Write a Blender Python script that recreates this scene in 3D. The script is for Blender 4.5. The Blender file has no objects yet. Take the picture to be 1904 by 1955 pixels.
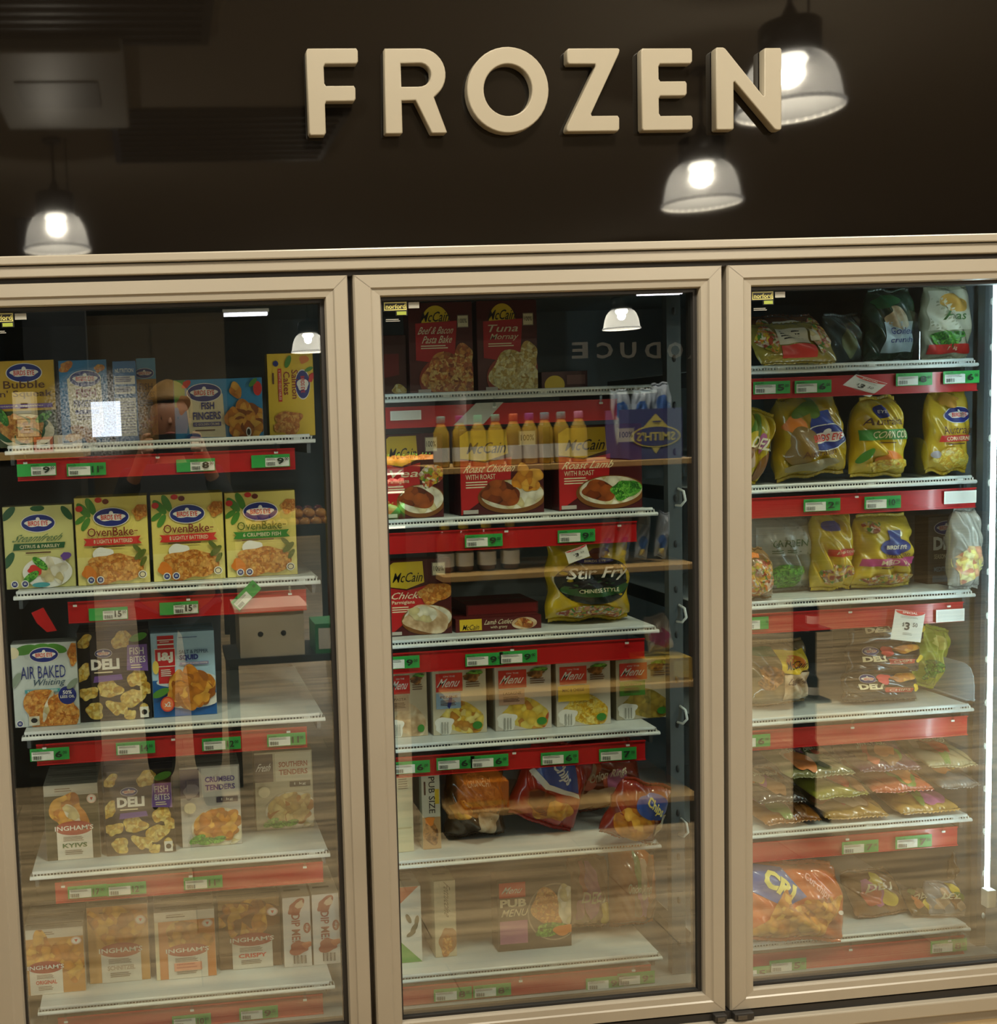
import bpy, bmesh, math, random
from mathutils import Vector, Matrix

# ------------------------------------------------------------------ camera
# the photograph is the right-hand crop of a wider frame: principal point at (500, 977.5), focal length 2000 px
CAM = Vector((-0.7553, -1.9968, 1.5533)); FPX = 2000.0; PX, PY = 500.0, 977.5
RT = Vector((0.99425303, -0.09941876, -0.03970921)); UP = Vector((0.04719414, 0.07410326, 0.99613323)); FW = Vector((0.09609174, 0.99228253, -0.07836938))
S = bpy.context.scene
cd = bpy.data.cameras.new('camera'); cam = bpy.data.objects.new('camera', cd); S.collection.objects.link(cam)
cam.matrix_world = Matrix((( RT.x, UP.x, -FW.x, CAM.x), (RT.y, UP.y, -FW.y, CAM.y), (RT.z, UP.z, -FW.z, CAM.z), (0, 0, 0, 1)))
cd.sensor_fit = 'HORIZONTAL'; cd.sensor_width = 36.0; cd.lens = 36.0 * FPX / 1904
cd.shift_x = (952 - PX) / 1904; cd.clip_start = 0.02; cd.clip_end = 100
S.camera = cam

# ------------------------------------------------------------------ world, exposure
w = bpy.data.worlds.new('world'); S.world = w; w.use_nodes = True
w.node_tree.nodes['Background'].inputs[0].default_value = (0.9, 0.75, 0.55, 1); w.node_tree.nodes['Background'].inputs[1].default_value = 0.02
S.view_settings.view_transform = 'Standard'; S.view_settings.look = 'None'; S.view_settings.gamma = 1; S.view_settings.use_curve_mapping = False
S.view_settings.exposure = 0.0
S.cycles.max_bounces = 8; S.cycles.diffuse_bounces = 3; S.cycles.glossy_bounces = 4; S.cycles.transparent_max_bounces = 24
S.cycles.caustics_reflective = False; S.cycles.caustics_refractive = False; S.cycles.sample_clamp_indirect = 4.0
S.cycles.use_denoising = True

LAMP_POWER = 46.0; FILL_POWER = 82.0; LED_POWER = 2.6; INNER_POWER = 1.2
WARM = (1.0, 0.90, 0.71); COOL = (0.72, 0.95, 1.0)

# ------------------------------------------------------------------ helpers
def at(px, py, Y):
    """the place on the plane y = Y that the photograph shows at a pixel"""
    d = FW + RT * ((px - PX) / FPX) - UP * ((py - PY) / FPX)
    return CAM + d * ((Y - CAM.y) / d.y)
def rp(px, py, D):
    """the real place, D behind the glass line on the shop side, of what the glass mirrors at a pixel"""
    p = at(px, py, D); return Vector((p.x, -p.y, p.z))
def hexc(h):
    h = h.lstrip('#'); c = [int(h[i:i+2], 16) / 255 for i in (0, 2, 4)]
    return tuple(x / 12.92 if x <= .04045 else ((x + .055) / 1.055) ** 2.4 for x in c)
_mats = {}
def mat(h, rough=.45, metal=0., coat=0., noise=0., scale=30., bump=0., alpha=1., emit=0., spec=.5):
    key = (h, rough, metal, coat, noise, scale, bump, alpha, emit, spec)
    if key in _mats: return _mats[key]
    m = bpy.data.materials.new('paint_' + h.strip('#')); m.use_nodes = True; nt = m.node_tree; b = nt.nodes['Principled BSDF']
    c = hexc(h)
    b.inputs['Roughness'].default_value = rough; b.inputs['Metallic'].default_value = metal; b.inputs['Coat Weight'].default_value = coat
    b.inputs['Specular IOR Level'].default_value = spec; b.inputs['Coat Roughness'].default_value = .12
    tc = nt.nodes.new('ShaderNodeTexCoord'); no = nt.nodes.new('ShaderNodeTexNoise'); no.inputs['Scale'].default_value = scale; no.inputs['Detail'].default_value = 3
    nt.links.new(tc.outputs['Object'], no.inputs['Vector'])
    rm = nt.nodes.new('ShaderNodeMix'); rm.data_type = 'RGBA'; n = noise if noise else .06
    rm.inputs[6].default_value = (*[max(0, x * (1 - n)) for x in c], 1); rm.inputs[7].default_value = (*[min(1, x * (1 + n)) for x in c], 1)
    nt.links.new(no.outputs['Fac'], rm.inputs[0]); nt.links.new(rm.outputs[2], b.inputs['Base Color'])
    if bump:
        bp = nt.nodes.new('ShaderNodeBump'); bp.inputs['Strength'].default_value = bump; bp.inputs['Distance'].default_value = .004
        nt.links.new(no.outputs['Fac'], bp.inputs['Height']); nt.links.new(bp.outputs[0], b.inputs['Normal'])
    if alpha < 1: b.inputs['Alpha'].default_value = alpha
    if emit: b.inputs['Emission Color'].default_value = (*c, 1); b.inputs['Emission Strength'].default_value = emit
    _mats[key] = m; return m
def food(cols, scale=90., coat=.0, kind='v'):
    """printed or packed food: lumps in a few colours"""
    key = (tuple(cols), scale, coat, kind)
    if key in _mats: return _mats[key]
    m = bpy.data.materials.new('food_' + cols[0].strip('#')); m.use_nodes = True; nt = m.node_tree; b = nt.nodes['Principled BSDF']
    b.inputs['Roughness'].default_value = .4; b.inputs['Coat Weight'].default_value = coat; b.inputs['Coat Roughness'].default_value = .1
    tc = nt.nodes.new('ShaderNodeTexCoord'); v = nt.nodes.new('ShaderNodeTexVoronoi' if kind == 'v' else 'ShaderNodeTexNoise'); v.inputs['Scale'].default_value = scale
    n2 = nt.nodes.new('ShaderNodeTexNoise'); n2.inputs['Scale'].default_value = scale * .5
    ad = nt.nodes.new('ShaderNodeMix'); ad.data_type = 'RGBA'; ad.inputs[0].default_value = .02
    nt.links.new(tc.outputs['Object'], n2.inputs['Vector']); nt.links.new(tc.outputs['Object'], ad.inputs[6]); nt.links.new(n2.outputs['Color'], ad.inputs[7]); nt.links.new(ad.outputs[2], v.inputs['Vector'])
    r = nt.nodes.new('ShaderNodeValToRGB'); r.color_ramp.interpolation = 'LINEAR'
    while len(r.color_ramp.elements) < len(cols): r.color_ramp.elements.new(.5)
    lo, hi = (.05, .85) if kind == 'v' else (.3, .7)
    for i, h in enumerate(cols):
        e = r.color_ramp.elements[i]; e.position = lo + (hi - lo) * i / (len(cols) - 1); e.color = (*hexc(h), 1)
    if kind == 'v':
        sep = nt.nodes.new('ShaderNodeSeparateColor'); nt.links.new(v.outputs['Color'], sep.inputs[0]); nt.links.new(sep.outputs[0], r.inputs[0])
        d = nt.nodes.new('ShaderNodeMix'); d.data_type = 'RGBA'; d.blend_type = 'MULTIPLY'; d.inputs[0].default_value = .55
        mr = nt.nodes.new('ShaderNodeMapRange'); mr.inputs[1].default_value = 0; mr.inputs[2].default_value = .9; mr.inputs[3].default_value = 1.15; mr.inputs[4].default_value = .25
        nt.links.new(v.outputs['Distance'], mr.inputs[0]); nt.links.new(r.outputs[0], d.inputs[6]); nt.links.new(mr.outputs[0], d.inputs[7]); nt.links.new(d.outputs[2], b.inputs['Base Color'])
    else:
        nt.links.new(v.outputs['Fac'], r.inputs[0]); nt.links.new(r.outputs[0], b.inputs['Base Color'])
    _mats[key] = m; return m
def glass_mat(name, base_refl=.05, tint=(.93, .97, .96), rough=0.0):
    m = bpy.data.materials.new(name); m.use_nodes = True; nt = m.node_tree; nt.nodes.clear()
    o = nt.nodes.new('ShaderNodeOutputMaterial'); mx = nt.nodes.new('ShaderNodeMixShader'); t = nt.nodes.new('ShaderNodeBsdfTransparent'); g = nt.nodes.new('ShaderNodeBsdfGlossy')
    t.inputs[0].default_value = (*tint, 1); g.inputs['Roughness'].default_value = rough; g.inputs['Color'].default_value = (1, 1, 1, 1)
    ge = nt.nodes.new('ShaderNodeNewGeometry'); dp = nt.nodes.new('ShaderNodeVectorMath'); dp.operation = 'DOT_PRODUCT'
    nt.links.new(ge.outputs['Normal'], dp.inputs[0]); nt.links.new(ge.outputs['Incoming'], dp.inputs[1])
    def mth(op, a, b=None):
        n = nt.nodes.new('ShaderNodeMath'); n.operation = op
        for i, x in enumerate((a, b)):
            if x is None: continue
            if isinstance(x, (int, float)): n.inputs[i].default_value = x
            else: nt.links.new(x, n.inputs[i])
        return n.outputs[0]
    c = mth('ABSOLUTE', dp.outputs['Value']); p = mth('POWER', mth('SUBTRACT', 1.0, c), 5.0)
    f = mth('ADD', mth('MULTIPLY', p, 1 - base_refl), base_refl)
    nt.links.new(f, mx.inputs[0]); nt.links.new(t.outputs[0], mx.inputs[1]); nt.links.new(g.outputs[0], mx.inputs[2]); nt.links.new(mx.outputs[0], o.inputs[0])
    return m

def tag(o, label=None, cat=None, group=None, kind=None):
    for k, v in (('label', label), ('category', cat), ('group', group), ('kind', kind)):
        if v: o[k] = v
    return o
class Mesh:
    """collects shapes with several materials into one mesh object"""
    def __init__(s): s.v, s.f, s.m, s.ms, s.sm = [], [], [], [], []
    def mi(s, m):
        if m not in s.ms: s.ms.append(m)
        return s.ms.index(m)
    def add(s, vs, fs, m, smooth=False, T=None):
        o = len(s.v); i = s.mi(m)
        for v in vs: s.v.append(tuple(T @ Vector(v)) if T else tuple(v))
        for f in fs: s.f.append([o + k for k in f]); s.m.append(i); s.sm.append(smooth)
    def box(s, x0, x1, y0, y1, z0, z1, m, T=None, bev=0.):
        if bev <= 0:
            s.add([(x0, y0, z0), (x1, y0, z0), (x1, y1, z0), (x0, y1, z0), (x0, y0, z1), (x1, y0, z1), (x1, y1, z1), (x0, y1, z1)],
                  [(0, 3, 2, 1), (4, 5, 6, 7), (0, 1, 5, 4), (1, 2, 6, 5), (2, 3, 7, 6), (3, 0, 4, 7)], m, T=T); return
        bm = bmesh.new(); bmesh.ops.create_cube(bm, size=1)
        for v in bm.verts: v.co = Vector(((x0 + x1) / 2 + v.co.x * (x1 - x0), (y0 + y1) / 2 + v.co.y * (y1 - y0), (z0 + z1) / 2 + v.co.z * (z1 - z0)))
        bmesh.ops.bevel(bm, geom=bm.edges[:], offset=bev, segments=2, affect='EDGES', profile=.5)
        bm.verts.index_update(); s.add([v.co[:] for v in bm.verts], [[v.index for v in f.verts] for f in bm.faces], m, T=T); bm.free()
    def lathe(s, prof, m, c=(0, 0, 0), n=24, axis='z', T=None, smooth=True, cap=True):
        vs, fs = [], []
        for r, h in prof:
            for k in range(n):
                a = 2 * math.pi * k / n; x, y = r * math.cos(a), r * math.sin(a)
                p = {'z': (x, y, h), 'x': (h, x, y), 'y': (x, h, y)}[axis]; vs.append((p[0] + c[0], p[1] + c[1], p[2] + c[2]))
        for i in range(len(prof) - 1):
            for k in range(n): fs.append((i * n + k, i * n + (k + 1) % n, (i + 1) * n + (k + 1) % n, (i + 1) * n + k))
        s.add(vs, fs, m, smooth, T)
        if cap:
            if prof[0][0] > 1e-5: s.add(vs[:n], [list(range(n))[::-1]], m, False, T)
            if prof[-1][0] > 1e-5: s.add(vs[-n:], [list(range(n))], m, False, T)
    def tube(s, pts, r, m, n=8):
        pts = [Vector(p) for p in pts]; rings = []
        for i, p in enumerate(pts):
            d = (pts[min(i + 1, len(pts) - 1)] - pts[max(i - 1, 0)]).normalized(); a = d.orthogonal().normalized(); b = d.cross(a)
            if rings:
                a = (pa - d * pa.dot(d)).normalized(); b = d.cross(a)
            pa = a; rr = r[i] if isinstance(r, (list, tuple)) else r
            rings.append([p + (a * math.cos(2 * math.pi * k / n) + b * math.sin(2 * math.pi * k / n)) * rr for k in range(n)])
        vs = [v[:] for R in rings for v in R]; fs = [(i * n + k, i * n + (k + 1) % n, (i + 1) * n + (k + 1) % n, (i + 1) * n + k) for i in range(len(pts) - 1) for k in range(n)]
        fs += [list(range(n))[::-1], [(len(pts) - 1) * n + k for k in range(n)]]
        s.add(vs, fs, m, True)
    def prism(s, pts, y0, y1, m, T=None):
        """polygon in x,z pushed from y0 to y1"""
        n = len(pts); vs = [(x, y0, z) for x, z in pts] + [(x, y1, z) for x, z in pts]
        s.add(vs, [list(range(n)), list(range(2 * n - 1, n - 1, -1))] + [(i, n + i, n + (i + 1) % n, (i + 1) % n) for i in range(n)], m, T=T)
    def build(s, name, parent=None, loc=(0, 0, 0), rot=(0, 0, 0), label=None, cat=None, group=None, kind=None, fix=True):
        me = bpy.data.meshes.new(name); me.from_pydata(s.v, [], s.f)
        for m in s.ms: me.materials.append(m)
        me.polygons.foreach_set('material_index', s.m); me.polygons.foreach_set('use_smooth', s.sm); me.update()
        if fix:
            bm = bmesh.new(); bm.from_mesh(me); bmesh.ops.recalc_face_normals(bm, faces=bm.faces[:]); bm.to_mesh(me); bm.free()
        o = bpy.data.objects.new(name, me); S.collection.objects.link(o); o.parent = parent; o.location = loc; o.rotation_euler = rot
        return tag(o, label, cat, group, kind)
def empty(name, loc=(0, 0, 0), rot=(0, 0, 0), label=None, cat=None, group=None, parent=None):
    o = bpy.data.objects.new(name, None); S.collection.objects.link(o); o.location = loc; o.rotation_euler = rot; o.parent = parent; o.empty_display_size = .1
    return tag(o, label, cat, group)
_txt = {}
def glyphs(text, bold=0., fine=False):
    key = (text, bold, fine)
    if key not in _txt:
        c = bpy.data.curves.new('lettering', 'FONT'); c.body = text; c.size = 1; c.resolution_u = 2; c.offset = bold; c.align_x = 'LEFT'
        o = bpy.data.objects.new('lettering', c); S.collection.objects.link(o); dg = bpy.context.evaluated_depsgraph_get(); me = o.evaluated_get(dg).to_mesh()
        bm = bmesh.new(); bm.from_mesh(me)
        if fine:
            bmesh.ops.triangulate(bm, faces=bm.faces[:])
            for _ in range(3):
                es = [e for e in bm.edges if e.calc_length() > .16]
                if es: bmesh.ops.subdivide_edges(bm, edges=es, cuts=1); bmesh.ops.triangulate(bm, faces=bm.faces[:])
        bm.verts.index_update(); vs = [(v.co.x, v.co.y) for v in bm.verts]; fs = [[v.index for v in f.verts] for f in bm.faces]; bm.free()
        o.evaluated_get(dg).to_mesh_clear(); bpy.data.objects.remove(o); bpy.data.curves.remove(c)
        if not vs: vs = [(0, 0), (1, 1)]
        x0, x1 = min(v[0] for v in vs), max(v[0] for v in vs); y0, y1 = min(v[1] for v in vs), max(v[1] for v in vs)
        _txt[key] = ([((x - x0) / (x1 - x0 + 1e-9), (y - y0) / (y1 - y0 + 1e-9)) for x, y in vs], fs)
    return _txt[key]
class Art:
    """printing on a pack face: u runs left to right, v bottom to top, both 0..1; P(u, v, h) gives the place h in front of the face"""
    def __init__(s, mesh, P, W, H, lift=.0003, step=.00022, fine=1): s.M, s.P, s.W, s.H, s.h, s.step, s.fine = mesh, P, W, H, lift, step, fine; s.clip = True
    def put(s, uv, fs, m, extra=0.):
        s.h += s.step
        if s.clip: uv = [(min(1, max(0, u)), min(1, max(0, v))) for u, v in uv]
        s.M.add([s.P(u, v, s.h + extra) for u, v in uv], fs, m)
    def rect(s, m, u0, v0, u1, v1):
        n = 6 * s.fine if s.fine > 1 else 1; k = n
        uv = [(u0 + (u1 - u0) * i / n, v0 + (v1 - v0) * j / k) for j in range(k + 1) for i in range(n + 1)]
        s.put(uv, [(j * (n + 1) + i, j * (n + 1) + i + 1, (j + 1) * (n + 1) + i + 1, (j + 1) * (n + 1) + i) for j in range(k) for i in range(n)], m)
    def ell(s, m, cu, cv, ru, rv, f=lambda a: 1., n=36, rot=0.):
        R = 1 if s.fine == 1 else 5; uv = [(cu, cv)]; fs = []; cr, sr = math.cos(rot), math.sin(rot)
        for r in range(1, R + 1):
            for k in range(n):
                a = 2 * math.pi * k / n; q = f(a) * r / R; x, y = ru * s.W * q * math.cos(a), rv * s.H * q * math.sin(a)
                uv.append((cu + (x * cr - y * sr) / s.W, cv + (x * sr + y * cr) / s.H))
        for k in range(n):
            fs.append((0, 1 + k, 1 + (k + 1) % n))
            for r in range(1, R): a, b = 1 + (r - 1) * n, 1 + r * n; fs.append((a + k, b + k, b + (k + 1) % n, a + (k + 1) % n))
        s.put(uv, fs, m)
    def blob(s, m, cu, cv, ru, rv, seed=1, amp=.16, rot=0.):
        R = random.Random(seed); p = [(R.uniform(.3, 1) * amp / (i * .6 + .6), R.uniform(0, 6.28), i + 2) for i in range(5)]
        s.ell(m, cu, cv, ru, rv, lambda a: 1 + sum(A * math.sin(k * a + ph) for A, ph, k in p), rot=rot)
    def poly(s, m, pts):
        if s.fine == 1: s.put(pts, [list(range(len(pts)))], m); return
        bm = bmesh.new(); bm.faces.new([bm.verts.new((u, v, 0)) for u, v in pts]); bmesh.ops.triangulate(bm, faces=bm.faces[:])
        for _ in range(4):
            es = [e for e in bm.edges if e.calc_length() > .06]
            if es: bmesh.ops.subdivide_edges(bm, edges=es, cuts=1); bmesh.ops.triangulate(bm, faces=bm.faces[:])
        bm.verts.index_update(); s.put([(v.co.x, v.co.y) for v in bm.verts], [[v.index for v in f.verts] for f in bm.faces], m, .0003); bm.free()
    def text(s, m, t, u0, v0, u1, v1, rot=0, bold=0.006, slant=0.):
        """fits the text in the rectangle; rot 90: reads upwards, -90: reads downwards"""
        g, fs = glyphs(t, bold, s.fine > 1); uv = []
        for x, y in g:
            x += slant * (y - .5)
            if rot == 0: uv.append((u0 + x * (u1 - u0), v0 + y * (v1 - v0)))
            elif rot == -90: uv.append((u0 + y * (u1 - u0), v1 - x * (v1 - v0)))
            elif rot == 90: uv.append((u1 - y * (u1 - u0), v0 + x * (v1 - v0)))
            else:
                a = math.radians(rot); cx, cy = (u0 + u1) / 2 * s.W, (v0 + v1) / 2 * s.H; dx, dy = (x - .5) * (u1 - u0) * s.W, (y - .5) * (v1 - v0) * s.H
                uv.append(((cx + dx * math.cos(a) - dy * math.sin(a)) / s.W, (cy + dx * math.sin(a) + dy * math.cos(a)) / s.H))
        s.put(uv, fs, m, .0020 if s.fine > 1 else 0)
    def lines(s, m, u0, v0, u1, v1, n, seed=3, fill=.45):
        R = random.Random(seed)
        for i in range(n):
            t = v1 - (v1 - v0) * (i + .1) / n; e = u0 + (u1 - u0) * R.uniform(.75, 1)
            s.h -= s.step; s.rect(m, u0, t - (v1 - v0) / n * fill, e, t)
        s.h += s.step

# ------------------------------------------------------------------ shop shell
ZC = 3.8; XW0, XW1, YB = -6.5, 10.8, -17.0
def wood_mat():
    m = bpy.data.materials.new('wood_floor'); m.use_nodes = True; nt = m.node_tree; b = nt.nodes['Principled BSDF']; b.inputs['Roughness'].default_value = .38
    tc = nt.nodes.new('ShaderNodeTexCoord'); mp = nt.nodes.new('ShaderNodeMapping'); mp.inputs['Scale'].default_value = (.8, 9, 1); nt.links.new(tc.outputs['Object'], mp.inputs[0])
    n = nt.nodes.new('ShaderNodeTexNoise'); n.inputs['Scale'].default_value = 2.2; n.inputs['Detail'].default_value = 6; nt.links.new(mp.outputs[0], n.inputs['Vector'])
    br = nt.nodes.new('ShaderNodeTexBrick'); br.inputs['Scale'].default_value = 1.0; br.inputs['Brick Width'].default_value = 1.4; br.inputs['Row Height'].default_value = .16; br.inputs['Mortar Size'].default_value = .0015
    br.inputs['Color1'].default_value = (.72, .55, .33, 1); br.inputs['Color2'].default_value = (.50, .37, .22, 1); br.inputs['Mortar'].default_value = (.20, .15, .09, 1); nt.links.new(tc.outputs['Object'], br.inputs['Vector'])
    r = nt.nodes.new('ShaderNodeMapRange'); r.inputs[1].default_value = .3; r.inputs[2].default_value = .7; r.inputs[3].default_value = .45; r.inputs[4].default_value = 1.3; nt.links.new(n.outputs['Fac'], r.inputs[0])
    mx = nt.nodes.new('ShaderNodeMix'); mx.data_type = 'RGBA'; mx.blend_type = 'MULTIPLY'; mx.inputs[0].default_value = 1; nt.links.new(br.outputs['Color'], mx.inputs[6]); nt.links.new(r.outputs[0], mx.inputs[7]); nt.links.new(mx.outputs[2], b.inputs['Base Color'])
    return m
def struct(name, x0, x1, y0, y1, z0, z1, m):
    M = Mesh(); M.box(x0, x1, y0, y1, z0, z1, m); return M.build(name, kind='structure')
FASCIA = mat('#100d0a', rough=.028, noise=.05, scale=4, spec=.75)
struct('floor', XW0, XW1, YB, 1.0, -.1, 0, wood_mat())
struct('ceiling', XW0, XW1, YB, 1.0, ZC, ZC + .1, mat('#8b8375', rough=.9))
struct('wall_left', XW0 - .1, XW0, YB, 1.0, 0, ZC, mat('#6a655c', rough=.8))
struct('wall_right', XW1, XW1 + .1, YB, 1.0, 0, ZC, mat('#57524a', rough=.8))
struct('wall_back', XW0, XW1, YB - .1, YB, 0, ZC, mat('#2b2824', rough=.7))
# front wall: glossy black board over and beside the freezer
M = Mesh(); M.box(XW0, XW1, 0, .1, 1.889, ZC, FASCIA); M.box(XW0, -1.19, 0, .1, 0, 1.889, FASCIA); M.box(1.19, XW1, 0, .1, 0, 1.889, FASCIA)
M.build('wall_front', kind='structure')
struct('wall_behind_freezer', -1.4, 1.4, .9, 1.0, 0, ZC, mat('#2b2824', rough=.8))

# ------------------------------------------------------------------ the freezer cabinet
FR = mat('#938c7f', rough=.33, noise=.03, scale=6, spec=.5); FR2 = mat('#7e776d', rough=.35); GAP = mat('#1d1b1a', rough=.6); MUL = mat('#4c4845', rough=.5); LIN = mat('#7d878a', rough=.5); POST = mat('#545b5e', rough=.4, metal=.3)
WHT = mat('#dfe3de', rough=.35); SH = mat('#c3cac8', rough=.4); RED = mat('#b3171b', rough=.35, coat=.3); CLR = glass_mat('clear_plastic', .08, (.93, .96, .96)); STEEL = mat('#b9bcbb', rough=.25, metal=.8)
freezer = empty('display_freezer', (0, .4, 0), label='upright three-door glass display freezer with beige metal frames under the black sign wall', cat='display freezer')
FO = Vector((0, .4, 0))
def fpart(M, name, parent=freezer, **k): return M.build(name, parent, tuple(-FO) if parent is freezer else (0, 0, 0), **k)
XE = 1.165
M = Mesh()
M.box(-XE, -1.135, .05, .80, .02, 1.86, LIN); M.box(1.135, XE, .05, .80, .02, 1.86, LIN); M.box(-1.135, 1.135, .78, .80, .02, 1.86, LIN)
M.box(-1.135, 1.135, .05, .78, 1.84, 1.86, LIN); M.box(-1.135, 1.135, .05, .78, .24, .27, LIN); M.box(-XE, XE, .05, .80, .0, .02, GAP)
fpart(M, 'cabinet_body')
M = Mesh()   # top trim: two long ledges
M.box(-XE, XE, -.012, .05, 1.872, 1.8885, FR, bev=.0025); M.box(-XE, XE, -.006, .05, 1.850, 1.8705, FR, bev=.002); M.box(-XE, XE, .008, .05, 1.839, 1.851, mat('#332f2c', rough=.6))
fpart(M, 'top_trim')
M = Mesh()
M.box(-XE, XE, .002, .05, .284, .302, GAP); M.box(-XE, XE, -.012, .05, .255, .286, FR, bev=.003); M.box(-XE, XE, -.004, .05, .232, .254, FR2, bev=.002)
fpart(M, 'sill_trim')
M = Mesh(); M.box(-XE, XE, .0, .05, .02, .232, mat('#b5a98f', rough=.22, metal=.35, noise=.2, scale=9, bump=.2)); fpart(M, 'kick_plate')
for i, x in enumerate((-1.15, -.375, .375, 1.15)):
    M = Mesh(); w_ = .012 if abs(x) > 1 else .03
    M.box(x - w_, x + w_, .030, .085, .3, 1.84, MUL); fpart(M, 'mullion')
    if i == 0 or i == 3: continue
    M = Mesh(); M.box(x - .024, x + .024, .086, .094, .3, 1.84, mat('#8e9698', rough=.35, metal=.5)); fpart(M, 'mullion_cover')
XP = at(1889, 940, .215).x
for x in (XP - 2.25, XP - 1.5, XP - .75, XP):
    M = Mesh(); M.box(x - .016, x + .016, .215, .235, .27, 1.84, POST)
    zs = at(1893, 750, .215).z
    for k in range(-2, 13): M.lathe([(.0001, -.001), (.0035, -.001), (.0035, .003)], WHT if x > .9 else mat('#2a2c2d'), (0, 0, 0), 12, 'y', Matrix.Translation((x, .213, zs - k * .1022)) @ Matrix.Scale(2.3, 4, (0, 0, 1)), cap=False)
    up = fpart(M, 'slotted_upright')
    if x > 1.2 or x < -1: continue
    for zz in ((1.3319, 1.072, .8426, .5829) if 0 < x < .9 else ()):
        M = Mesh(); M.tube([(x + .006, .213, zz + .055), (x + .01, .196, zz + .05), (x + .012, .192, zz + .03), (x + .006, .2, zz + .018), (x, .213, zz + .018)], .0028, WHT)
        M.build('shelf_hook', up)
M = Mesh(); xl = at(1896, 1000, .10).x
M.box(xl - .003, xl + .003, .097, .105, .45, 1.84, mat('#cfeaf2', emit=LED_POWER * 14)); led = fpart(M, 'light_tube')
M = Mesh(); zc = at(1893, 1712, .1).z; M.box(xl - .009, xl + .012, .088, .108, zc - .02, zc + .02, WHT, bev=.002); M.build('tube_clamp', led)

DP = [(0, .045), (0, .004), (.05, 0), (.60, 0), (.66, .003), (.95, .0045), (1, .010), (1, .045)]
GLASS = glass_mat('door_glass', .122, (.86, .89, .87))
def ring(M, x0, x1, z0, z1, wl, wr, wt, wb, prof, m):
    vs, fs = [], []
    for t, y in prof: vs += [(x0 + wl * t, y, z0 + wb * t), (x1 - wr * t, y, z0 + wb * t), (x1 - wr * t, y, z1 - wt * t), (x0 + wl * t, y, z1 - wt * t)]
    n = len(prof)
    for i in range(n):
        j = (i + 1) % n
        for k in range(4): fs.append((i * 4 + k, i * 4 + (k + 1) % 4, j * 4 + (k + 1) % 4, j * 4 + k))
    M.add(vs, fs, m)
for k in range(3):
    xc = -.75 + .75 * k; x0, x1, z0, z1 = xc - .3695, xc + .3700, .304, 1.8405
    gx0, gx1, gz0, gz1 = xc - .3152, xc + .3255, .3435, 1.7985
    M = Mesh(); ring(M, x0, x1, z0, z1, gx0 - x0, x1 - gx1, z1 - gz1, gz0 - z0, DP, FR)
    for sx, sz in ((0, 0), (1, 0), (0, 1), (1, 1)):   # mitre lines at the corners
        a = (x1 if sx else x0, z1 if sz else z0); b = (gx1 if sx else gx0, gz1 if sz else gz0); M.add([(a[0] * .97 + b[0] * .03, -.0004, a[1] * .97 + b[1] * .03), (a[0] * .4 + b[0] * .6, -.0004, a[1] * .4 + b[1] * .6), (a[0] * .4 + b[0] * .6, -.0004, a[1] * .4 + b[1] * .6 + .0012), (a[0] * .97 + b[0] * .03, -.0004, a[1] * .97 + b[1] * .03 + .0012)], [(0, 1, 2, 3)], FR2)
    door = fpart(M, 'door')
    M = Mesh(); ring(M, gx0, gx1, gz0, gz1, .004, .008, .007, .005, [(0, .0165), (1, .0165), (1, .0445), (0, .0445)], GAP); M.build('gasket', door)
    M = Mesh(); M.box(gx0 + .001, gx1 - .001, .0215, .0265, gz0 + .001, gz1 - .001, GLASS); M.build('glass_pane', door)
    M = Mesh(); X, Z = gx0 + .007, gz1 - .024; B, YL = mat('#10100e'), mat('#d6cf78')
    M.box(X, X + .047, .0195, .0205, Z - .003, Z + .015, B); M.box(X + .024, X + .047, .0195, .0205, Z - .012, Z - .003, B)
    A = Art(M, lambda u, v, h: (X + .047 * u, .0195 - h, Z - .012 + .027 * v), .047, .027)
    A.clip = False; A.rect(YL, .03, .40, .97, .96); A.rect(B, .06, .46, .94, .90); A.text(YL, 'norford', .10, .50, .92, .84, bold=.02); A.rect(mat('#8d9a3c'), .55, .05, .95, .30); A.rect(mat('#9a9a92'), 1.05, .5, 1.5, .92)
    A.lines(mat('#9a9a92'), .08, -.45, .75, -.22, 2)
    M.build('maker_sticker', door)
    if k == 2 or k == 1:
        M = Mesh(); hx = x0 if k == 2 else x1
        M.box(hx + (.002 if k == 2 else -.03), hx + (.045 if k == 2 else -.004), -.012, .03, .289, .3035, GAP, bev=.002); M.box(hx + (.008 if k == 2 else -.026), hx + (.028 if k == 2 else -.010), -.014, -.010, .291, .300, mat('#3b3630'))
        M.build('hinge', door)

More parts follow.
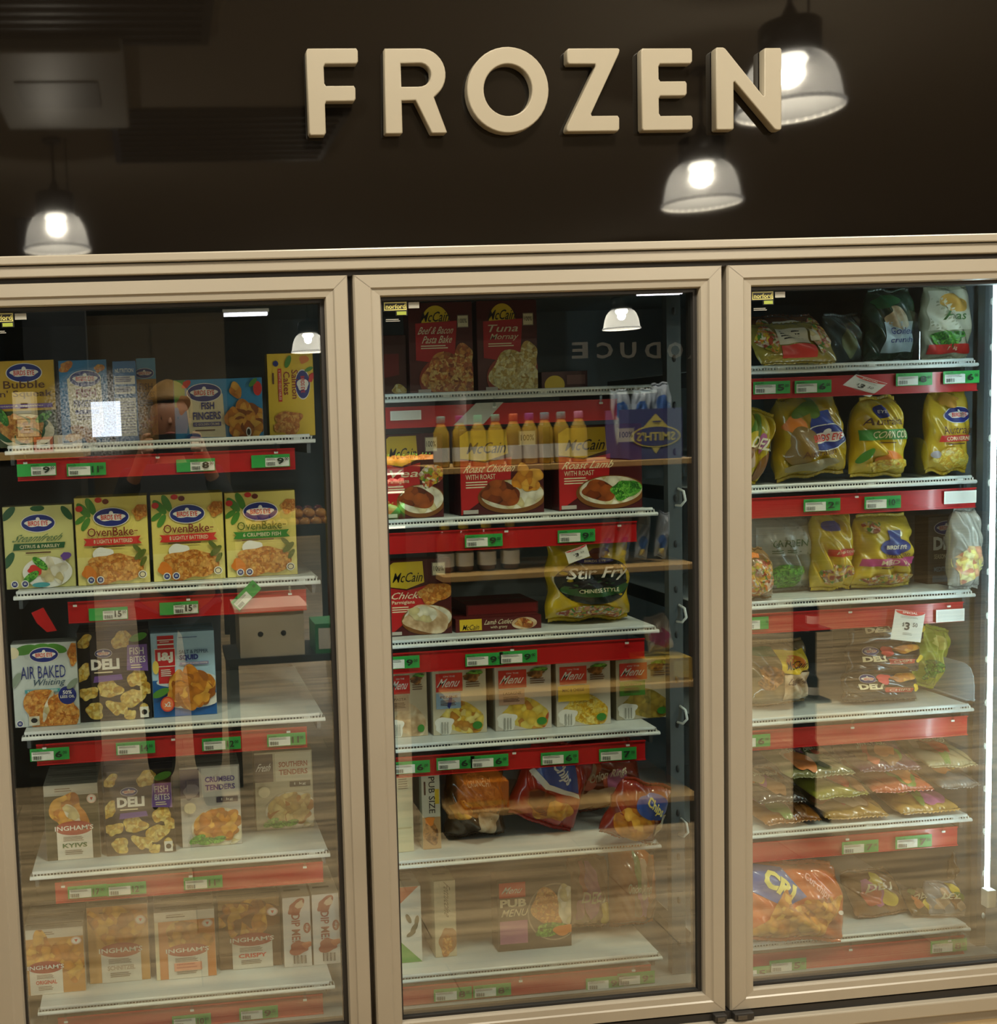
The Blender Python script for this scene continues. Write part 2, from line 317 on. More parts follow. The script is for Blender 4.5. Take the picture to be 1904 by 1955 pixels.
SZ = {'L': [1.5223, 1.2219, .9248, .6239, .3255], 'M': [1.5993, 1.3319, 1.072, .8426, .5829, .3228], 'R': [1.6312, 1.3695, 1.1108, .8457, .5864, .3238]}
YS = .188
RAIL = {'L1': (30, 563), 'L2': (125, 583), 'L3': (62, 583), 'L4': (96, 613), 'L5': (100, 612), 'M1': (700, 1180), 'M2': (700, 1217), 'M3': (700, 1232), 'M4': (710, 1234), 'M6': (710, 1245),
        'R1': (1400, 1869), 'R2': (1400, 1871), 'R3': (1400, 1841), 'R4': (1400, 1849), 'R5': (1400, 1830), 'R6': (1400, 1842)}
for K, xs in (('L', -1.0662), ('M', -.3162), ('R', .4338)):
    for i, z in enumerate(SZ[K]):
        x0, x1 = xs, xs + .6417; M = Mesh()
        M.box(x0 + .004, x1 - .004, YS + .010, .66, z + .0122, z + .0140, SH)
        for x in (x0 + .012, x1 - .012): M.box(x - .004, x + .004, YS + .02, .70, z - .022, z + .012, POST)
        sh = fpart(M, 'shelf')
        M = Mesh(); y = YS + .003
        M.tube([(x0 + .002, y + .02, z + .0035), (x0, y, z + .0035), (x1, y, z + .0035), (x1 - .002, y + .02, z + .0035)], .0042, WHT); M.tube([(x0 + .006, y, z + .0150), (x1 - .012, y, z + .0150)], .0034, WHT)
        nt_ = 92
        for q in range(nt_):
            x = x0 + .008 + (x1 - x0 - .016) * q / (nt_ - 1)
            if (q + 7) % 31 in (0, 1): M.box(x - .004, x + .004, y - .001, y + .001, z + .002, z + .014, WHT)
            else: M.box(x - .0011, x + .0011, y - .001, y + .001, z + .003, z + .0135, WHT)
        M.build('wire_front', sh)
        key = f'{K}{i+1}'
        if key in RAIL:
            a, b = (at(p, 900 + 100 * i, YS).x for p in RAIL[key]); py = {'L': 850, 'M': 770, 'R': 720}[K] + 230 * i
            a = max(at(RAIL[key][0], py, YS).x, x0 + .005); b = min(at(RAIL[key][1], py, YS).x, x1 + .0)
            M = Mesh(); M.box(a, b, YS + .004, YS + .006, z - .053, z - .010, RED); M.box(a, b, YS + .001, YS + .006, z - .0125, z - .010, RED); M.box(a, b, YS + .001, YS + .006, z - .055, z - .0528, RED)
            if key == 'L2': M.prism([(a - .075, z - .028), (a - .05, z - .018), (a - .025, z - .068), (a - .045, z - .07), (a - .065, z - .05)], YS, YS + .001, RED)
            if key == 'M1': M.prism([(x0 + .19, z - .053), (x0 + .24, z - .008), (x0 + .30, z - .008), (x0 + .255, z - .053)], YS + .0005, YS + .0015, mat('#b8b9b2')); 
            M.build('price_rail', sh)
            for t in (.03, .5, .93):
                M = Mesh(); x = a + (b - a) * t; M.box(x - .0025, x + .0025, YS - .002, YS - .0005, z - .018, z + .002, CLR); M.box(x - .004, x + .004, YS - .002, YS - .0005, z - .02, z - .016, WHT)
                M.build('rail_clip', sh)

# ------------------------------------------------------------------ FROZEN, letter by letter
CREAM = mat('#857d6c', rough=.5, noise=.02)
def letter(ch, x0, x1, y0, y1, loops, lab):
    A0, A1 = at(x0, (y0 + y1) / 2, -.03), at(x1, (y0 + y1) / 2, -.03); X0, X1 = A0.x, A1.x; Z1, Z0 = at((x0 + x1) / 2, y0, -.03).z, at((x0 + x1) / 2, y1, -.03).z
    c = bpy.data.curves.new('letter', 'CURVE'); c.dimensions = '2D'; c.fill_mode = 'BOTH'; c.extrude = .0075; c.bevel_depth = .0022; c.bevel_resolution = 2; c.offset = -.0022
    W, H = X1 - X0, Z1 - Z0
    for lp in loops:
        s = c.splines.new('POLY'); s.points.add(len(lp) - 1); s.use_cyclic_u = True
        for p, (u, v) in zip(s.points, lp): p.co = ((u - .5) * W, (.5 - v) * H, 0, 1)
    o = bpy.data.objects.new('l', c); S.collection.objects.link(o); dg = bpy.context.evaluated_depsgraph_get(); me = bpy.data.meshes.new_from_object(o.evaluated_get(dg)); bpy.data.objects.remove(o)
    me.materials.clear(); me.materials.append(CREAM); o = bpy.data.objects.new('sign_letter', me); S.collection.objects.link(o)
    o.rotation_euler = (math.pi / 2, 0, 0); o.location = ((X0 + X1) / 2, -.0102, (Z0 + Z1) / 2)
    tag(o, lab, 'sign letter', 'raised cream letters on the black sign wall')
def arc(cx, cy, rx, ry, a0, a1, n=14): return [(cx + rx * math.cos(math.radians(a0 + (a1 - a0) * i / n)), cy + ry * math.sin(math.radians(a0 + (a1 - a0) * i / n))) for i in range(n + 1)]
def rnd(pts, r=.03, asp=1.6):
    out = []; n = len(pts)
    for i, p in enumerate(pts):
        a, b = pts[i - 1], pts[(i + 1) % n]
        for q in (a, b):
            d = math.hypot((q[0] - p[0]), (q[1] - p[1])); k = min(r / max(d, 1e-6), .3); out.append((p[0] + (q[0] - p[0]) * k, p[1] + (q[1] - p[1]) * k))
    return out
letter('F', 589, 688, 88, 255, [rnd([(0, 0), (1, 0), (1, .18), (.33, .18), (.33, .43), (.93, .43), (.93, .61), (.33, .61), (.33, 1), (0, 1)])], 'raised cream letter F, first of the row of sign letters')
letter('R', 736, 855, 88, 252, [rnd([(0, 0), (.55, 0)])[:-1] + arc(.60, .305, .40, .305, -90, 60) + [(1, .985), (.98, 1), (.76, 1), (.74, .985), (.50, .61), (.28, .61), (.28, .985), (.26, 1), (.02, 1), (0, .985)],
       [(.28, .176), (.55, .176)] + arc(.58, .31, .18, .135, -80, 80, 8) + [(.55, .447), (.28, .447)]], 'raised cream letter R on the black wall, second from the left')
letter('O', 895, 1052, 85, 251, [arc(.5, .5, .5, .5, 0, 351, 40), arc(.5, .5, .295, .30, 0, 351, 40)], 'raised cream round letter O above the middle door')
letter('Z', 1085, 1189, 88, 248, [rnd([(.03, 0), (1, 0), (1, .05), (.44, .81), (.98, .81), (.98, 1), (0, 1), (0, .94), (.57, .19), (.03, .19)])], 'raised cream letter Z between the round letter and the E')
letter('E', 1230, 1328, 88, 246, [rnd([(0, 0), (1, 0), (1, .19), (.34, .19), (.34, .40), (.89, .40), (.89, .58), (.34, .58), (.34, .82), (1, .82), (1, 1), (0, 1)])], 'raised cream letter E, beside the last letter')
letter('N', 1373, 1499, 86, 246, [rnd([(0, .0), (.13, 0), (.735, .60), (.735, .01), (1, .01), (1, 1), (.90, 1), (.27, .40), (.27, .99), (0, .99)], .02)], 'raised cream letter N, last of the row, in front of a mirrored lamp')

# ------------------------------------------------------------------ pendant lamps over the shop floor (seen mirrored in the black board and the glass)
BLK = mat('#0d0d0e', rough=.4); DOME = bpy.data.materials.new('ribbed_acrylic'); DOME.use_nodes = True
_b = DOME.node_tree.nodes['Principled BSDF']; _b.inputs['Base Color'].default_value = (.34, .34, .33, 1); _b.inputs['Alpha'].default_value = .30; _b.inputs['Emission Color'].default_value = (1, .97, .9, 1); _b.inputs['Emission Strength'].default_value = 1.3; _b.inputs['Roughness'].default_value = .15
BULB = mat('#fff6e0', emit=40); RIM = mat('#f4f0e6', emit=1.6)
def lamp(p, R, label, power):
    r = empty('pendant_lamp', tuple(p), label=label, cat='pendant lamp', group='dome pendant lamps mirrored above the freezer')
    H = R * 1.15; M = Mesh(); n = 144; prof = [(.42, 1.0), (.55, .96), (.70, .86), (.82, .70), (.90, .50), (.95, .28), (.98, .1), (1.03, .06), (1.04, 0), (1.0, 0), (.97, .1), (.93, .3), (.88, .5), (.8, .7), (.68, .85), (.42, .97)]
    M.lathe([(a * R, b * H) for a, b in prof], DOME, n=n, cap=False); M.v = [(x * (1 + .022 * math.cos(36 * math.atan2(y, x))), y * (1 + .022 * math.cos(36 * math.atan2(y, x))), z) for x, y, z in M.v]
    M.build('dome_shade', r)
    M = Mesh(); M.lathe([(1.03 * R, -.002), (1.05 * R, .004), (1.05 * R, .016), (1.03 * R, .018)], RIM, n=48, cap=False); M.build('shade_rim', r)
    M = Mesh(); M.lathe([(.05 * R, H * 1.0), (.60 * R, H * 1.0), (.60 * R, H * 1.5), (.55 * R, H * 1.55), (.2 * R, H * 1.62), (.05 * R, H * 1.9)], BLK, n=24); M.build('ballast_housing', r)
    M = Mesh(); M.lathe([(.01, H * .99), (.30 * R, H * .97), (.36 * R, H * .88), (.28 * R, H * .76), (.01, H * .70)], BULB, n=20); M.build('bulb', r)
    M = Mesh(); M.tube([(0, 0, H * 1.85), (0, 0, ZC - p[2])], .012, BLK); M.tube([(.1, 0, H * 1.5), (.1, 0, ZC - p[2])], .006, BLK); M.lathe([(.07, ZC - p[2] - .03), (.07, ZC - p[2])], BLK); M.build('suspension_rod', r)
    l = bpy.data.lights.new('lamp_light', 'POINT'); l.shadow_soft_size = .05; l.energy = power * 5; l.color = WARM
    lo = bpy.data.objects.new('lamp_light', l); S.collection.objects.link(lo); lo.parent = r; lo.location = (0, 0, H * .64)
for px, py, wpx, lab in ((1508, 212, 196, 'largest mirrored dome pendant lamp, behind the last sign letter'), (1340, 390, 148, 'dome pendant lamp mirrored just below the sign letters'),
                         (110, 478, 122, 'dome pendant lamp mirrored at the far left of the black board'), (590, 672, 66, 'dome pendant lamp mirrored in the left glass door'), (1190, 628, 72, 'dome pendant lamp mirrored in the middle glass door')):
    dist = .50 * 2000 / wpx; lamp(rp(px, py, dist - 2.0), .24, lab, LAMP_POWER)
def tube_light(px, py, wpx, lab):
    D = 15.0; p = rp(px, py, D); w = wpx / 2000 * (D + 2); r = empty('ceiling_strip_light', tuple(p), label=lab, cat='strip light', group='fluorescent strip lights mirrored in the doors')
    M = Mesh(); M.box(-w / 2, w / 2, -.10, .10, .03, .08, WHT); M.build('fixture_tray', r)
    for y in (-.05, .05): M = Mesh(); M.tube([(-w / 2 + .02, y, 0), (w / 2 - .02, y, 0)], .022, mat('#f6f2ff', emit=9)); M.build('tube', r)
    for x in (-w / 3, w / 3): M = Mesh(); M.tube([(x, 0, .08), (x, 0, ZC - p.z)], .006, BLK); M.build('hanger', r)
tube_light(469, 600, 88, 'fluorescent strip light mirrored at the top of the left door'); tube_light(1262, 560, 92, 'fluorescent strip light mirrored at the top of the middle door')
# warm fill lamps added out of view, standing for the shop's other lamps
for x, y in ((-1.9, -1.1), (0.1, -1.2), (2.2, -1.1)):
    l = bpy.data.lights.new('fill_light', 'AREA'); l.shape = 'DISK'; l.size = .5; l.energy = FILL_POWER; l.color = WARM; o = bpy.data.objects.new('fill_light', l); S.collection.objects.link(o)
    r = empty('fill_lamp', (x, y, 3.52), label='added round fill lamp over the aisle, ' + ('left of the camera' if x < -1 else 'right of the last door' if x > 1 else 'before the middle door'), cat='fill lamp', group='added fill lamps over the aisle'); o.parent = r; o.location = (0, 0, -.02)
    M = Mesh(); M.lathe([(.24, -.01), (.27, -.01), (.27, .08), (.06, .12), (.06, ZC - 3.52)], mat('#1a1a1b', rough=.4), n=28, cap=False); M.build('housing', r); M = Mesh(); M.lathe([(.24, .0), (.001, .0)], WHT, n=28, cap=False); M.build('reflector', r)
# fill strips added inside the cabinet behind the mullions and at the left end
def inner(x, y, z, sx, sz, e, tgt, col=COOL):
    tgt = (tgt[0], tgt[1], z)
    l = bpy.data.lights.new('cabinet_fill', 'AREA'); l.shape = 'RECTANGLE'; l.size = sx; l.size_y = sz; l.energy = e; l.color = col; o = bpy.data.objects.new('cabinet_fill', l); S.collection.objects.link(o)
    o.location = (x, y, z); o.rotation_euler = (Vector(tgt) - Vector((x, y, z))).to_track_quat('-Z', 'Y').to_euler(); o.parent = freezer; o.location -= FO
    M = Mesh(); M.box(x - .008, x + .008, y - .014, y - .004, z - sz / 2, z + sz / 2, WHT); fpart(M, 'fill_strip_backing')
inner(.402, .10, 1.05, .012, 1.4, INNER_POWER * .6, (.9, .35, 1.0)); inner(-.348, .10, 1.05, .012, 1.4, INNER_POWER * .5, (.1, .35, 1.0)); inner(-.402, .10, 1.05, .012, 1.4, INNER_POWER * .5, (-.9, .35, 1.0), (1, .96, .86)); inner(-1.125, .10, 1.05, .012, 1.4, INNER_POWER * .6, (-.7, .3, 1.0), (1, .96, .86))
# ceiling air vents, mirrored as dark squares in the board
def ceil_pt(px, py):
    d = FW + RT * ((px - PX) / FPX) - UP * ((py - PY) / FPX); t = (ZC - CAM.z) / d.z; p = CAM + d * t; return Vector((p.x, -p.y, ZC))
for c, lab in (((430, 258), 'dark square ceiling vent mirrored left of the first letter'), ((180, 10), 'dark square ceiling vent mirrored in the top left corner')):
    p = ceil_pt(*c); s_ = .85 if c[0] > 300 else .62; r = empty('ceiling_vent', (p.x, p.y, ZC), label=lab, cat='ceiling vent', group='ceiling vents')
    M = Mesh(); M.box(-s_, s_, -s_ * .8, s_ * .8, -.03, -.001, BLK); M.build('grille_frame', r)
    M = Mesh()
    for k in range(9): M.box(-s_ + .05, s_ - .05, -s_ * .7 + k * s_ * .17, -s_ * .7 + k * s_ * .17 + .03, -.045, -.031, mat('#1a1a1a'))
    M.build('louvre', r)
p = ceil_pt(112, 150); r = empty('glow_box', (p.x, p.y, ZC), label='pale ceiling box added for the soft glow at the left of the black board', cat='glow box')  # pale box added to give the board its soft grey mirrored glow
M = Mesh(); M.box(-.42, .42, -.75, .75, -.10, -.001, mat('#a8a8a2', rough=.5), bev=.02); M.build('casing', r)
M = Mesh(); M.box(-.25, .25, -.25, .25, -.108, -.101, mat('#7e7e7a', rough=.5)); M.build('glow_box_centre', r)
# ------------------------------------------------------------------ packs in the freezer
def P(h, **k): return mat(h, **{'rough': .42, 'noise': .05, **k})
NAVY, WHITE, CRE, YEL, LYEL, DRED, RIB, GRN, DGRN, LEAF, BLKP, BROWN, ORG, SKY, DBLUE, PURP, GREY, PINK, TEAL = (P(h) for h in
    ('#1c2c7c', '#efeee6', '#e9ddb8', '#e6c32f', '#efe07a', '#8c1a1c', '#d2322b', '#3d8a34', '#1f5a30', '#4c8b2e', '#141313', '#5a3520', '#e0802a', '#7fb7dc', '#1d5c9e', '#6b4a9c', '#a7a69c', '#d98fae', '#4aa0a8'))
CRUMB = food(['#b5651d', '#e0953a', '#f0b560', '#c9772a'], 160); NUG = food(['#b98a2c', '#e8c85a', '#f4e08c', '#d2a63c'], 120); PASTA = food(['#8a3c18', '#d98a3c', '#f0c878', '#b85a28'], 150)
PASTA2 = food(['#b8903c', '#f0dc90', '#f8ecb8', '#c8a850'], 140); GOLD = food(['#a85a14', '#e89a2c', '#f6bc4c', '#d07c1c'], 60); VEGM = food(['#4a8a2a', '#e8c83c', '#e07828', '#f0ead0', '#a83a20'], 150, .3)
GRAVY = food(['#4a1c0c', '#7c3414', '#a85420'], 50); PEAS = food(['#1f5a1a', '#3f9a2c', '#7cc84c'], 200, .4); CREAMY = food(['#e8e0c0', '#f6f0dc', '#d8c890'], 60); CORN = food(['#e0a818', '#f6d040', '#fbe680'], 170, .3); POT = food(['#a8845c', '#d0b088', '#e8d4b4'], 45, .6, 'n')
BRN = food(['#3a2010', '#7a4a20', '#b0783c', '#5a3418'], 70, .5, 'n'); CHEESE = food(['#e0b030', '#f4d860', '#fae890', '#c88830'], 80)

def logo(A, cu, cv, r, rot=0):
    """blue oval with a white winged shape and a red name"""
    W, H = A.W, A.H; ru, rv = r / W, r * .52 / H
    if rot: ru, rv = r * .52 / W, r / H
    A.ell(WHITE, cu, cv, ru * 1.05, rv * 1.08); A.ell(NAVY, cu, cv, ru, rv)
    f = lambda a: 1 + .18 * math.cos(2 * a) + .12 * math.sin(5 * a) * (1 if math.sin(a) < 0 else .3)
    A.ell(WHITE, cu, cv, ru * .70, rv * .48, f); A.ell(WHITE, cu, cv + (rv * .45 if not rot else 0), ru * .12, rv * .25)
    if rot: A.text(RIB, 'BIRDS EYE', cu - ru * .28, cv - rv * .60, cu + ru * .28, cv + rv * .60, rot=rot, bold=.02)
    else: A.text(RIB, 'BIRDS EYE', cu - ru * .60, cv - rv * .28, cu + ru * .60, cv + rv * .28, bold=.02)
def sun(A, cu, cv, w, h, t='McCain'):
    """yellow half sun with the name across"""
    n = 24; A.poly(YEL, [(cu - w / 2 * math.cos(math.pi * i / n), cv - h * .35 + h * .85 * math.sin(math.pi * i / n)) for i in range(n + 1)])
    A.text(BLKP, t, cu - w * .50, cv - h * .30, cu + w * .52, cv + h * .20, bold=.01, slant=.1)
def leaves(A, pts, m=LEAF):
    for i, (u, v, r, a) in enumerate(pts): A.ell(m, u, v, r / A.W, r * .42 / A.H, rot=a)
def icons(A, v=.06, us=(.08, .22), m=NAVY):
    for u in us: A.ell(WHITE, u, v, .008 / A.W, .008 / A.H); A.ell(m, u, v, .006 / A.W, .006 / A.H); A.text(WHITE, 'aa', u - .003 / A.W, v - .002 / A.H, u + .003 / A.W, v + .003 / A.H)
def pic(A, m, cu, cv, ru, rv, n=5, seed=1, dark=None):
    R = random.Random(seed)
    for i in range(n):
        a = 2 * math.pi * i / n + .4; u, v = cu + ru * .55 * math.cos(a), cv + rv * .5 * math.sin(a)
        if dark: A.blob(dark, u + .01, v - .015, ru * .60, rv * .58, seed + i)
        A.blob(m if not isinstance(m, (list, tuple)) else m[i % len(m)], u, v, ru * .56, rv * .54, seed + i, rot=R.uniform(0, 3))

# --- fronts
def a_bubble(A):
    A.rect(P('#c9a227'), 0, .42, 1, 1); A.rect(P('#3c4a1e'), 0, 0, 1, .42); logo(A, .52, .86, .036); A.text(BROWN, 'Bubble', .18, .68, .84, .77); A.text(BROWN, "n' Squeak", .12, .56, .95, .66); A.rect(PURP, .02, .45, .95, .50)
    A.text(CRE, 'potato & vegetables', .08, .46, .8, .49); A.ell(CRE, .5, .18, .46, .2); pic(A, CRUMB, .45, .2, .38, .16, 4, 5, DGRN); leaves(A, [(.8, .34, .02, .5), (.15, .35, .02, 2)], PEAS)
def a_kidfish(A):
    A.rect(P('#2f7fb8'), 0, 0, 1, 1); A.blob(CRUMB, .15, .93, .14, .06, 2); A.blob(CRUMB, .85, .9, .1, .05, 4); A.poly(CRE, [(.20, .12), (.16, .78), (.30, .84), (.86, .82), (.90, .14)]); logo(A, .54, .78, .032)
    A.text(DRED, 'FISH', .34, .56, .76, .66, bold=.02); A.text(NAVY, 'FINGERS', .28, .44, .82, .53, bold=.02); A.rect(NAVY, .3, .36, .8, .41); A.lines(BROWN, .32, .28, .78, .34, 2); pic(A, CRUMB, .5, .12, .4, .1, 4, 8)
def a_panel(A):
    A.rect(P('#3a78b4'), 0, 0, 1, 1); A.rect(WHITE, .05, .72, .95, .82); A.rect(WHITE, .05, .60, .95, .69); A.rect(WHITE, .05, .08, .95, .55)
    for i in range(12): A.rect(NAVY, .1, .12 + .034 * i, .88, .128 + .034 * i)
    A.lines(NAVY, .1, .62, .9, .68, 3); A.lines(NAVY, .1, .74, .9, .81, 3); A.text(WHITE, 'NUTRITION', .1, .86, .9, .91)
def a_cakes(A):
    A.rect(P('#5aa0c8'), 0, .75, 1, 1); A.rect(P('#b9822c'), 0, 0, 1, .75); logo(A, .4, .82, .02); A.text(BROWN, 'FISH', .1, .62, .8, .70); A.text(BROWN, 'CAKES', .1, .52, .9, .60); A.lines(BROWN, .1, .42, .9, .5, 3); pic(A, CRUMB, .5, .2, .42, .18, 3, 6)
def a_fingers(A):
    A.rect(P('#2f8fc4'), 0, 0, 1, 1); A.rect(P('#5f9a4c'), 0, .55, .12, 1); A.blob(RIB, .14, .93, .05, .06, 2); A.poly(CRE, [(.16, .05), (.12, .72), (.22, .82), (.30, .70), (.55, .76), (.57, .03)])
    A.blob(P('#8c5a3a'), .10, .60, .07, .16, 4); logo(A, .34, .78, .036); A.text(NAVY, 'FISH', .30, .50, .45, .62, bold=.03); A.text(NAVY, 'FINGERS', .20, .33, .52, .46, bold=.03); A.rect(NAVY, .20, .22, .52, .29); A.text(CRE, '12 GOLDEN CRUMB', .22, .235, .5, .275); A.lines(BROWN, .22, .12, .5, .17, 1)
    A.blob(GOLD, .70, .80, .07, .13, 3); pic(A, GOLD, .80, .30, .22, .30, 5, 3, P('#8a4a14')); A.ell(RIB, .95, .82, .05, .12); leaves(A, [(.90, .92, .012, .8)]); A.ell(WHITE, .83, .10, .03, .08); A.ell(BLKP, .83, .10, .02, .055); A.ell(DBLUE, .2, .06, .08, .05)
def a_salmon(A):
    A.rect(YEL, 0, 0, 1, 1); logo(A, .76, .62, .030, rot=-90); A.text(DRED, 'Salmon', .52, .45, .66, .80, rot=-90); A.text(DRED, 'Cakes', .34, .50, .48, .78, rot=-90); A.rect(RIB, .22, .42, .30, .82); A.text(CRE, '6 WITH VEGETABLES', .235, .44, .285, .8, rot=-90); A.lines(BROWN, .10, .5, .14, .8, 1)
    A.ell(NAVY, .18, .88, .06, .035); A.blob(ORG, .80, .92, .10, .05, 3, rot=.9); leaves(A, [(.45, .90, .014, 1.2), (.9, .8, .01, .4)]); A.blob(CRUMB, .42, .17, .34, .12, 5); A.blob(CRUMB, .35, .12, .26, .08, 8); A.blob(RIB, .95, .7, .06, .05, 2)
def a_steam(A):
    A.rect(P('#d2cf86'), 0, 0, 1, 1); leaves(A, [(.08, .92, .02, .8), (.50, .97, .015, 0), (.92, .9, .018, 2.2), (.05, .35, .02, 1)], DGRN); logo(A, .5, .79, .035); A.text(P('#5c7a50'), 'Steamfresh', .16, .57, .84, .66, slant=.18); A.poly(DGRN, [(.12, .47), (.86, .48), (.88, .55), (.14, .55)]); A.text(CRE, 'CITRUS & PARSLEY', .22, .49, .80, .53); A.lines(BROWN, .3, .41, .75, .445, 1)
    A.ell(WHITE, .60, .19, .36, .19); pic(A, CREAMY, .66, .2, .24, .12, 5, 3); A.blob(RIB, .42, .22, .10, .06, 3); leaves(A, [(.36, .14, .02, .6), (.5, .30, .02, 2.4)], PEAS); A.ell(TEAL, .5, .04, .13, .03); icons(A, .06, (.12, .27)); A.blob(PURP, .88, .38, .07, .05, 4)
def a_oven(A, green=False, rib='8 LIGHTLY BATTERED'):
    A.rect(P('#e6d572'), 0, 0, 1, 1); A.rect(P('#efe28c'), .0, .0, 1, .32); leaves(A, [(.12, .86, .020, 2.3), (.22, .90, .020, 2.0), (.07, .75, .014, .6), (.14, .70, .016, 1.0)]); A.ell(RIB, .33, .97, .05, .03); A.ell(P('#6a2418'), .43, .95, .045, .03); A.ell(RIB, .06, .88, .05, .035)
    A.blob(CRUMB, .92, .82, .12, .09, 4); logo(A, .50, .77, .037); A.text(P('#7c1f1c') if not green else P('#5a6a20'), 'OvenBake', .16, .555, .80, .655, bold=.004); A.rect(DRED if not green else DGRN, .81, .60, .86, .61)
    c = RIB if not green else GRN; A.poly(c, [(.10, .455), (.14, .50), (.10, .54), (.18, .535), (.82, .54), (.90, .545), (.86, .50), (.91, .46), (.82, .455), (.18, .452)]); A.text(CRE, rib, .24, .475, .78, .52, bold=.01); A.lines(BROWN, .22, .418, .78, .445, 1)
    A.blob(WHITE, .36, .30, .16, .12, 5); A.blob(CRUMB, .56, .20, .33, .17, 9); A.blob(CRUMB, .46, .12, .30, .11, 4); A.blob(ORG, .16, .14, .10, .08, 3); leaves(A, [(.88, .33, .016, .7), (.84, .40, .012, 2.4), (.92, .25, .012, 1)], P('#5a6a28')); icons(A, .06, (.18, .31)); A.ell(WHITE, .90, .10, .06, .045); A.ell(BLKP, .90, .10, .045, .034); A.ell(CRE, .90, .10, .035, .026)
def a_oveng(A): a_oven(A, True, '6 CRUMBED FISH')
def a_air(A):
    A.rect(P('#cfd8d4'), 0, 0, 1, 1); leaves(A, [(.22, .93, .025, .2), (.45, .95, .02, .1), (.70, .93, .022, -.3)], LEAF); A.ell(CRE, .03, .90, .09, .07); logo(A, .50, .86, .030); A.blob(CRUMB, .97, .86, .10, .14, 4); A.text(NAVY, 'AIR BAKED', .13, .58, .82, .73, bold=-.002); A.text(P('#40586c'), 'Whiting', .30, .47, .80, .57, slant=.1); A.rect(TEAL, .18, .41, .72, .45); A.text(WHITE, '6 LIGHTLY CRUMBED', .22, .418, .68, .443)
    A.blob(CRUMB, .42, .22, .32, .20, 6, rot=.5); A.blob(CREAMY, .52, .24, .05, .18, 3, rot=-.4); A.blob(CRUMB, .74, .15, .30, .19, 12, rot=-.5); A.ell(NAVY, .83, .36, .14, .11); A.text(WHITE, '50%', .76, .375, .90, .42, bold=.02); A.text(WHITE, 'LESS OIL', .72, .33, .94, .362, bold=.02); A.rect(CREAMY, .22, .02, .38, .13); A.ell(BLKP, .3, .08, .05, .03); icons(A, .05, (.08,)); leaves(A, [(.06, .58, .018, 1), (.92, .50, .016, .7)], P('#8a9a88'))
def a_deli(A):
    A.rect(BLKP, 0, 0, 1, 1); R = random.Random(4)
    for i, (u, v, s_) in enumerate([(.10, .90, .11), (.62, .90, .15), (.08, .56, .13), (.12, .32, .13), (.42, .36, .17), (.82, .46, .15), (.94, .34, .10), (.20, .12, .14), (.52, .14, .14), (.74, .24, .17), (.90, .12, .08), (.70, .05, .09)]): A.blob(NUG, u, v, s_, s_ * .60, 7 + i, rot=R.uniform(0, 3))
    leaves(A, [(.86, .92, .02, .3)], LEAF); A.poly(P('#201c22'), [(.20, .94), (.48, .94), (.46, .80), (.56, .78), (.60, .46), (.16, .46), (.14, .78), (.22, .80)]); logo(A, .36, .76, .018); A.text(WHITE, 'DELI', .18, .58, .58, .70, bold=.05); A.lines(CRE, .22, .53, .54, .56, 1); A.poly(PURP, [(.20, .44), (.62, .46), (.60, .52), (.22, .51)])
    A.poly(P('#7a5ca4'), [(.68, .56), (.70, .84), (.98, .84), (.98, .54)]); A.text(WHITE, 'FISH', .73, .73, .93, .81); A.text(WHITE, 'BITES', .73, .64, .95, .71); A.lines(CRE, .74, .57, .92, .62, 2); A.rect(WHITE, .84, .02, .96, .14); A.ell(BLKP, .9, .08, .04, .03)
def a_squid(A):
    A.rect(P('#a9cfe8'), 0, .42, 1, 1); A.rect(P('#1b5fa8'), 0, 0, 1, .44); A.blob(P('#d8e8f0'), .6, .42, .5, .12, 3); c = P('#c8282c'); A.rect(c, .10, .40, .36, .97); A.rect(WHITE, .05, .60, .38, .82); A.rect(c, .06, .61, .37, .81); A.text(WHITE, 'I&J', .10, .645, .34, .775, bold=.05); A.rect(WHITE, .10, .86, .36, .875); A.rect(WHITE, .10, .915, .36, .925); A.lines(WHITE, .14, .48, .32, .57, 4); A.lines(WHITE, .14, .885, .32, .905, 1); A.ell(P('#e8d060'), .06, .60, .05, .08)
    A.text(P('#3a5878'), 'SALT & PEPPER', .44, .745, .90, .79, bold=.02); A.text(NAVY, 'SQUID', .44, .66, .74, .735, bold=.05); A.rect(P('#8a86b0'), .44, .61, .90, .645); A.text(WHITE, 'tender in crispy coating', .48, .618, .88, .64); A.lines(NAVY, .44, .93, .8, .945, 1)
    A.ell(WHITE, .62, .20, .46, .11); pic(A, GOLD, .60, .34, .36, .22, 6, 3, P('#9a5a1c')); A.blob(GOLD, .70, .22, .15, .09, 5); A.ell(P('#d8402c'), .22, .16, .11, .09); A.ell(P('#f08050'), .22, .16, .09, .075); A.text(WHITE, 'x2', .17, .13, .27, .19, bold=.03); leaves(A, [(.12, .30, .02, .4)])
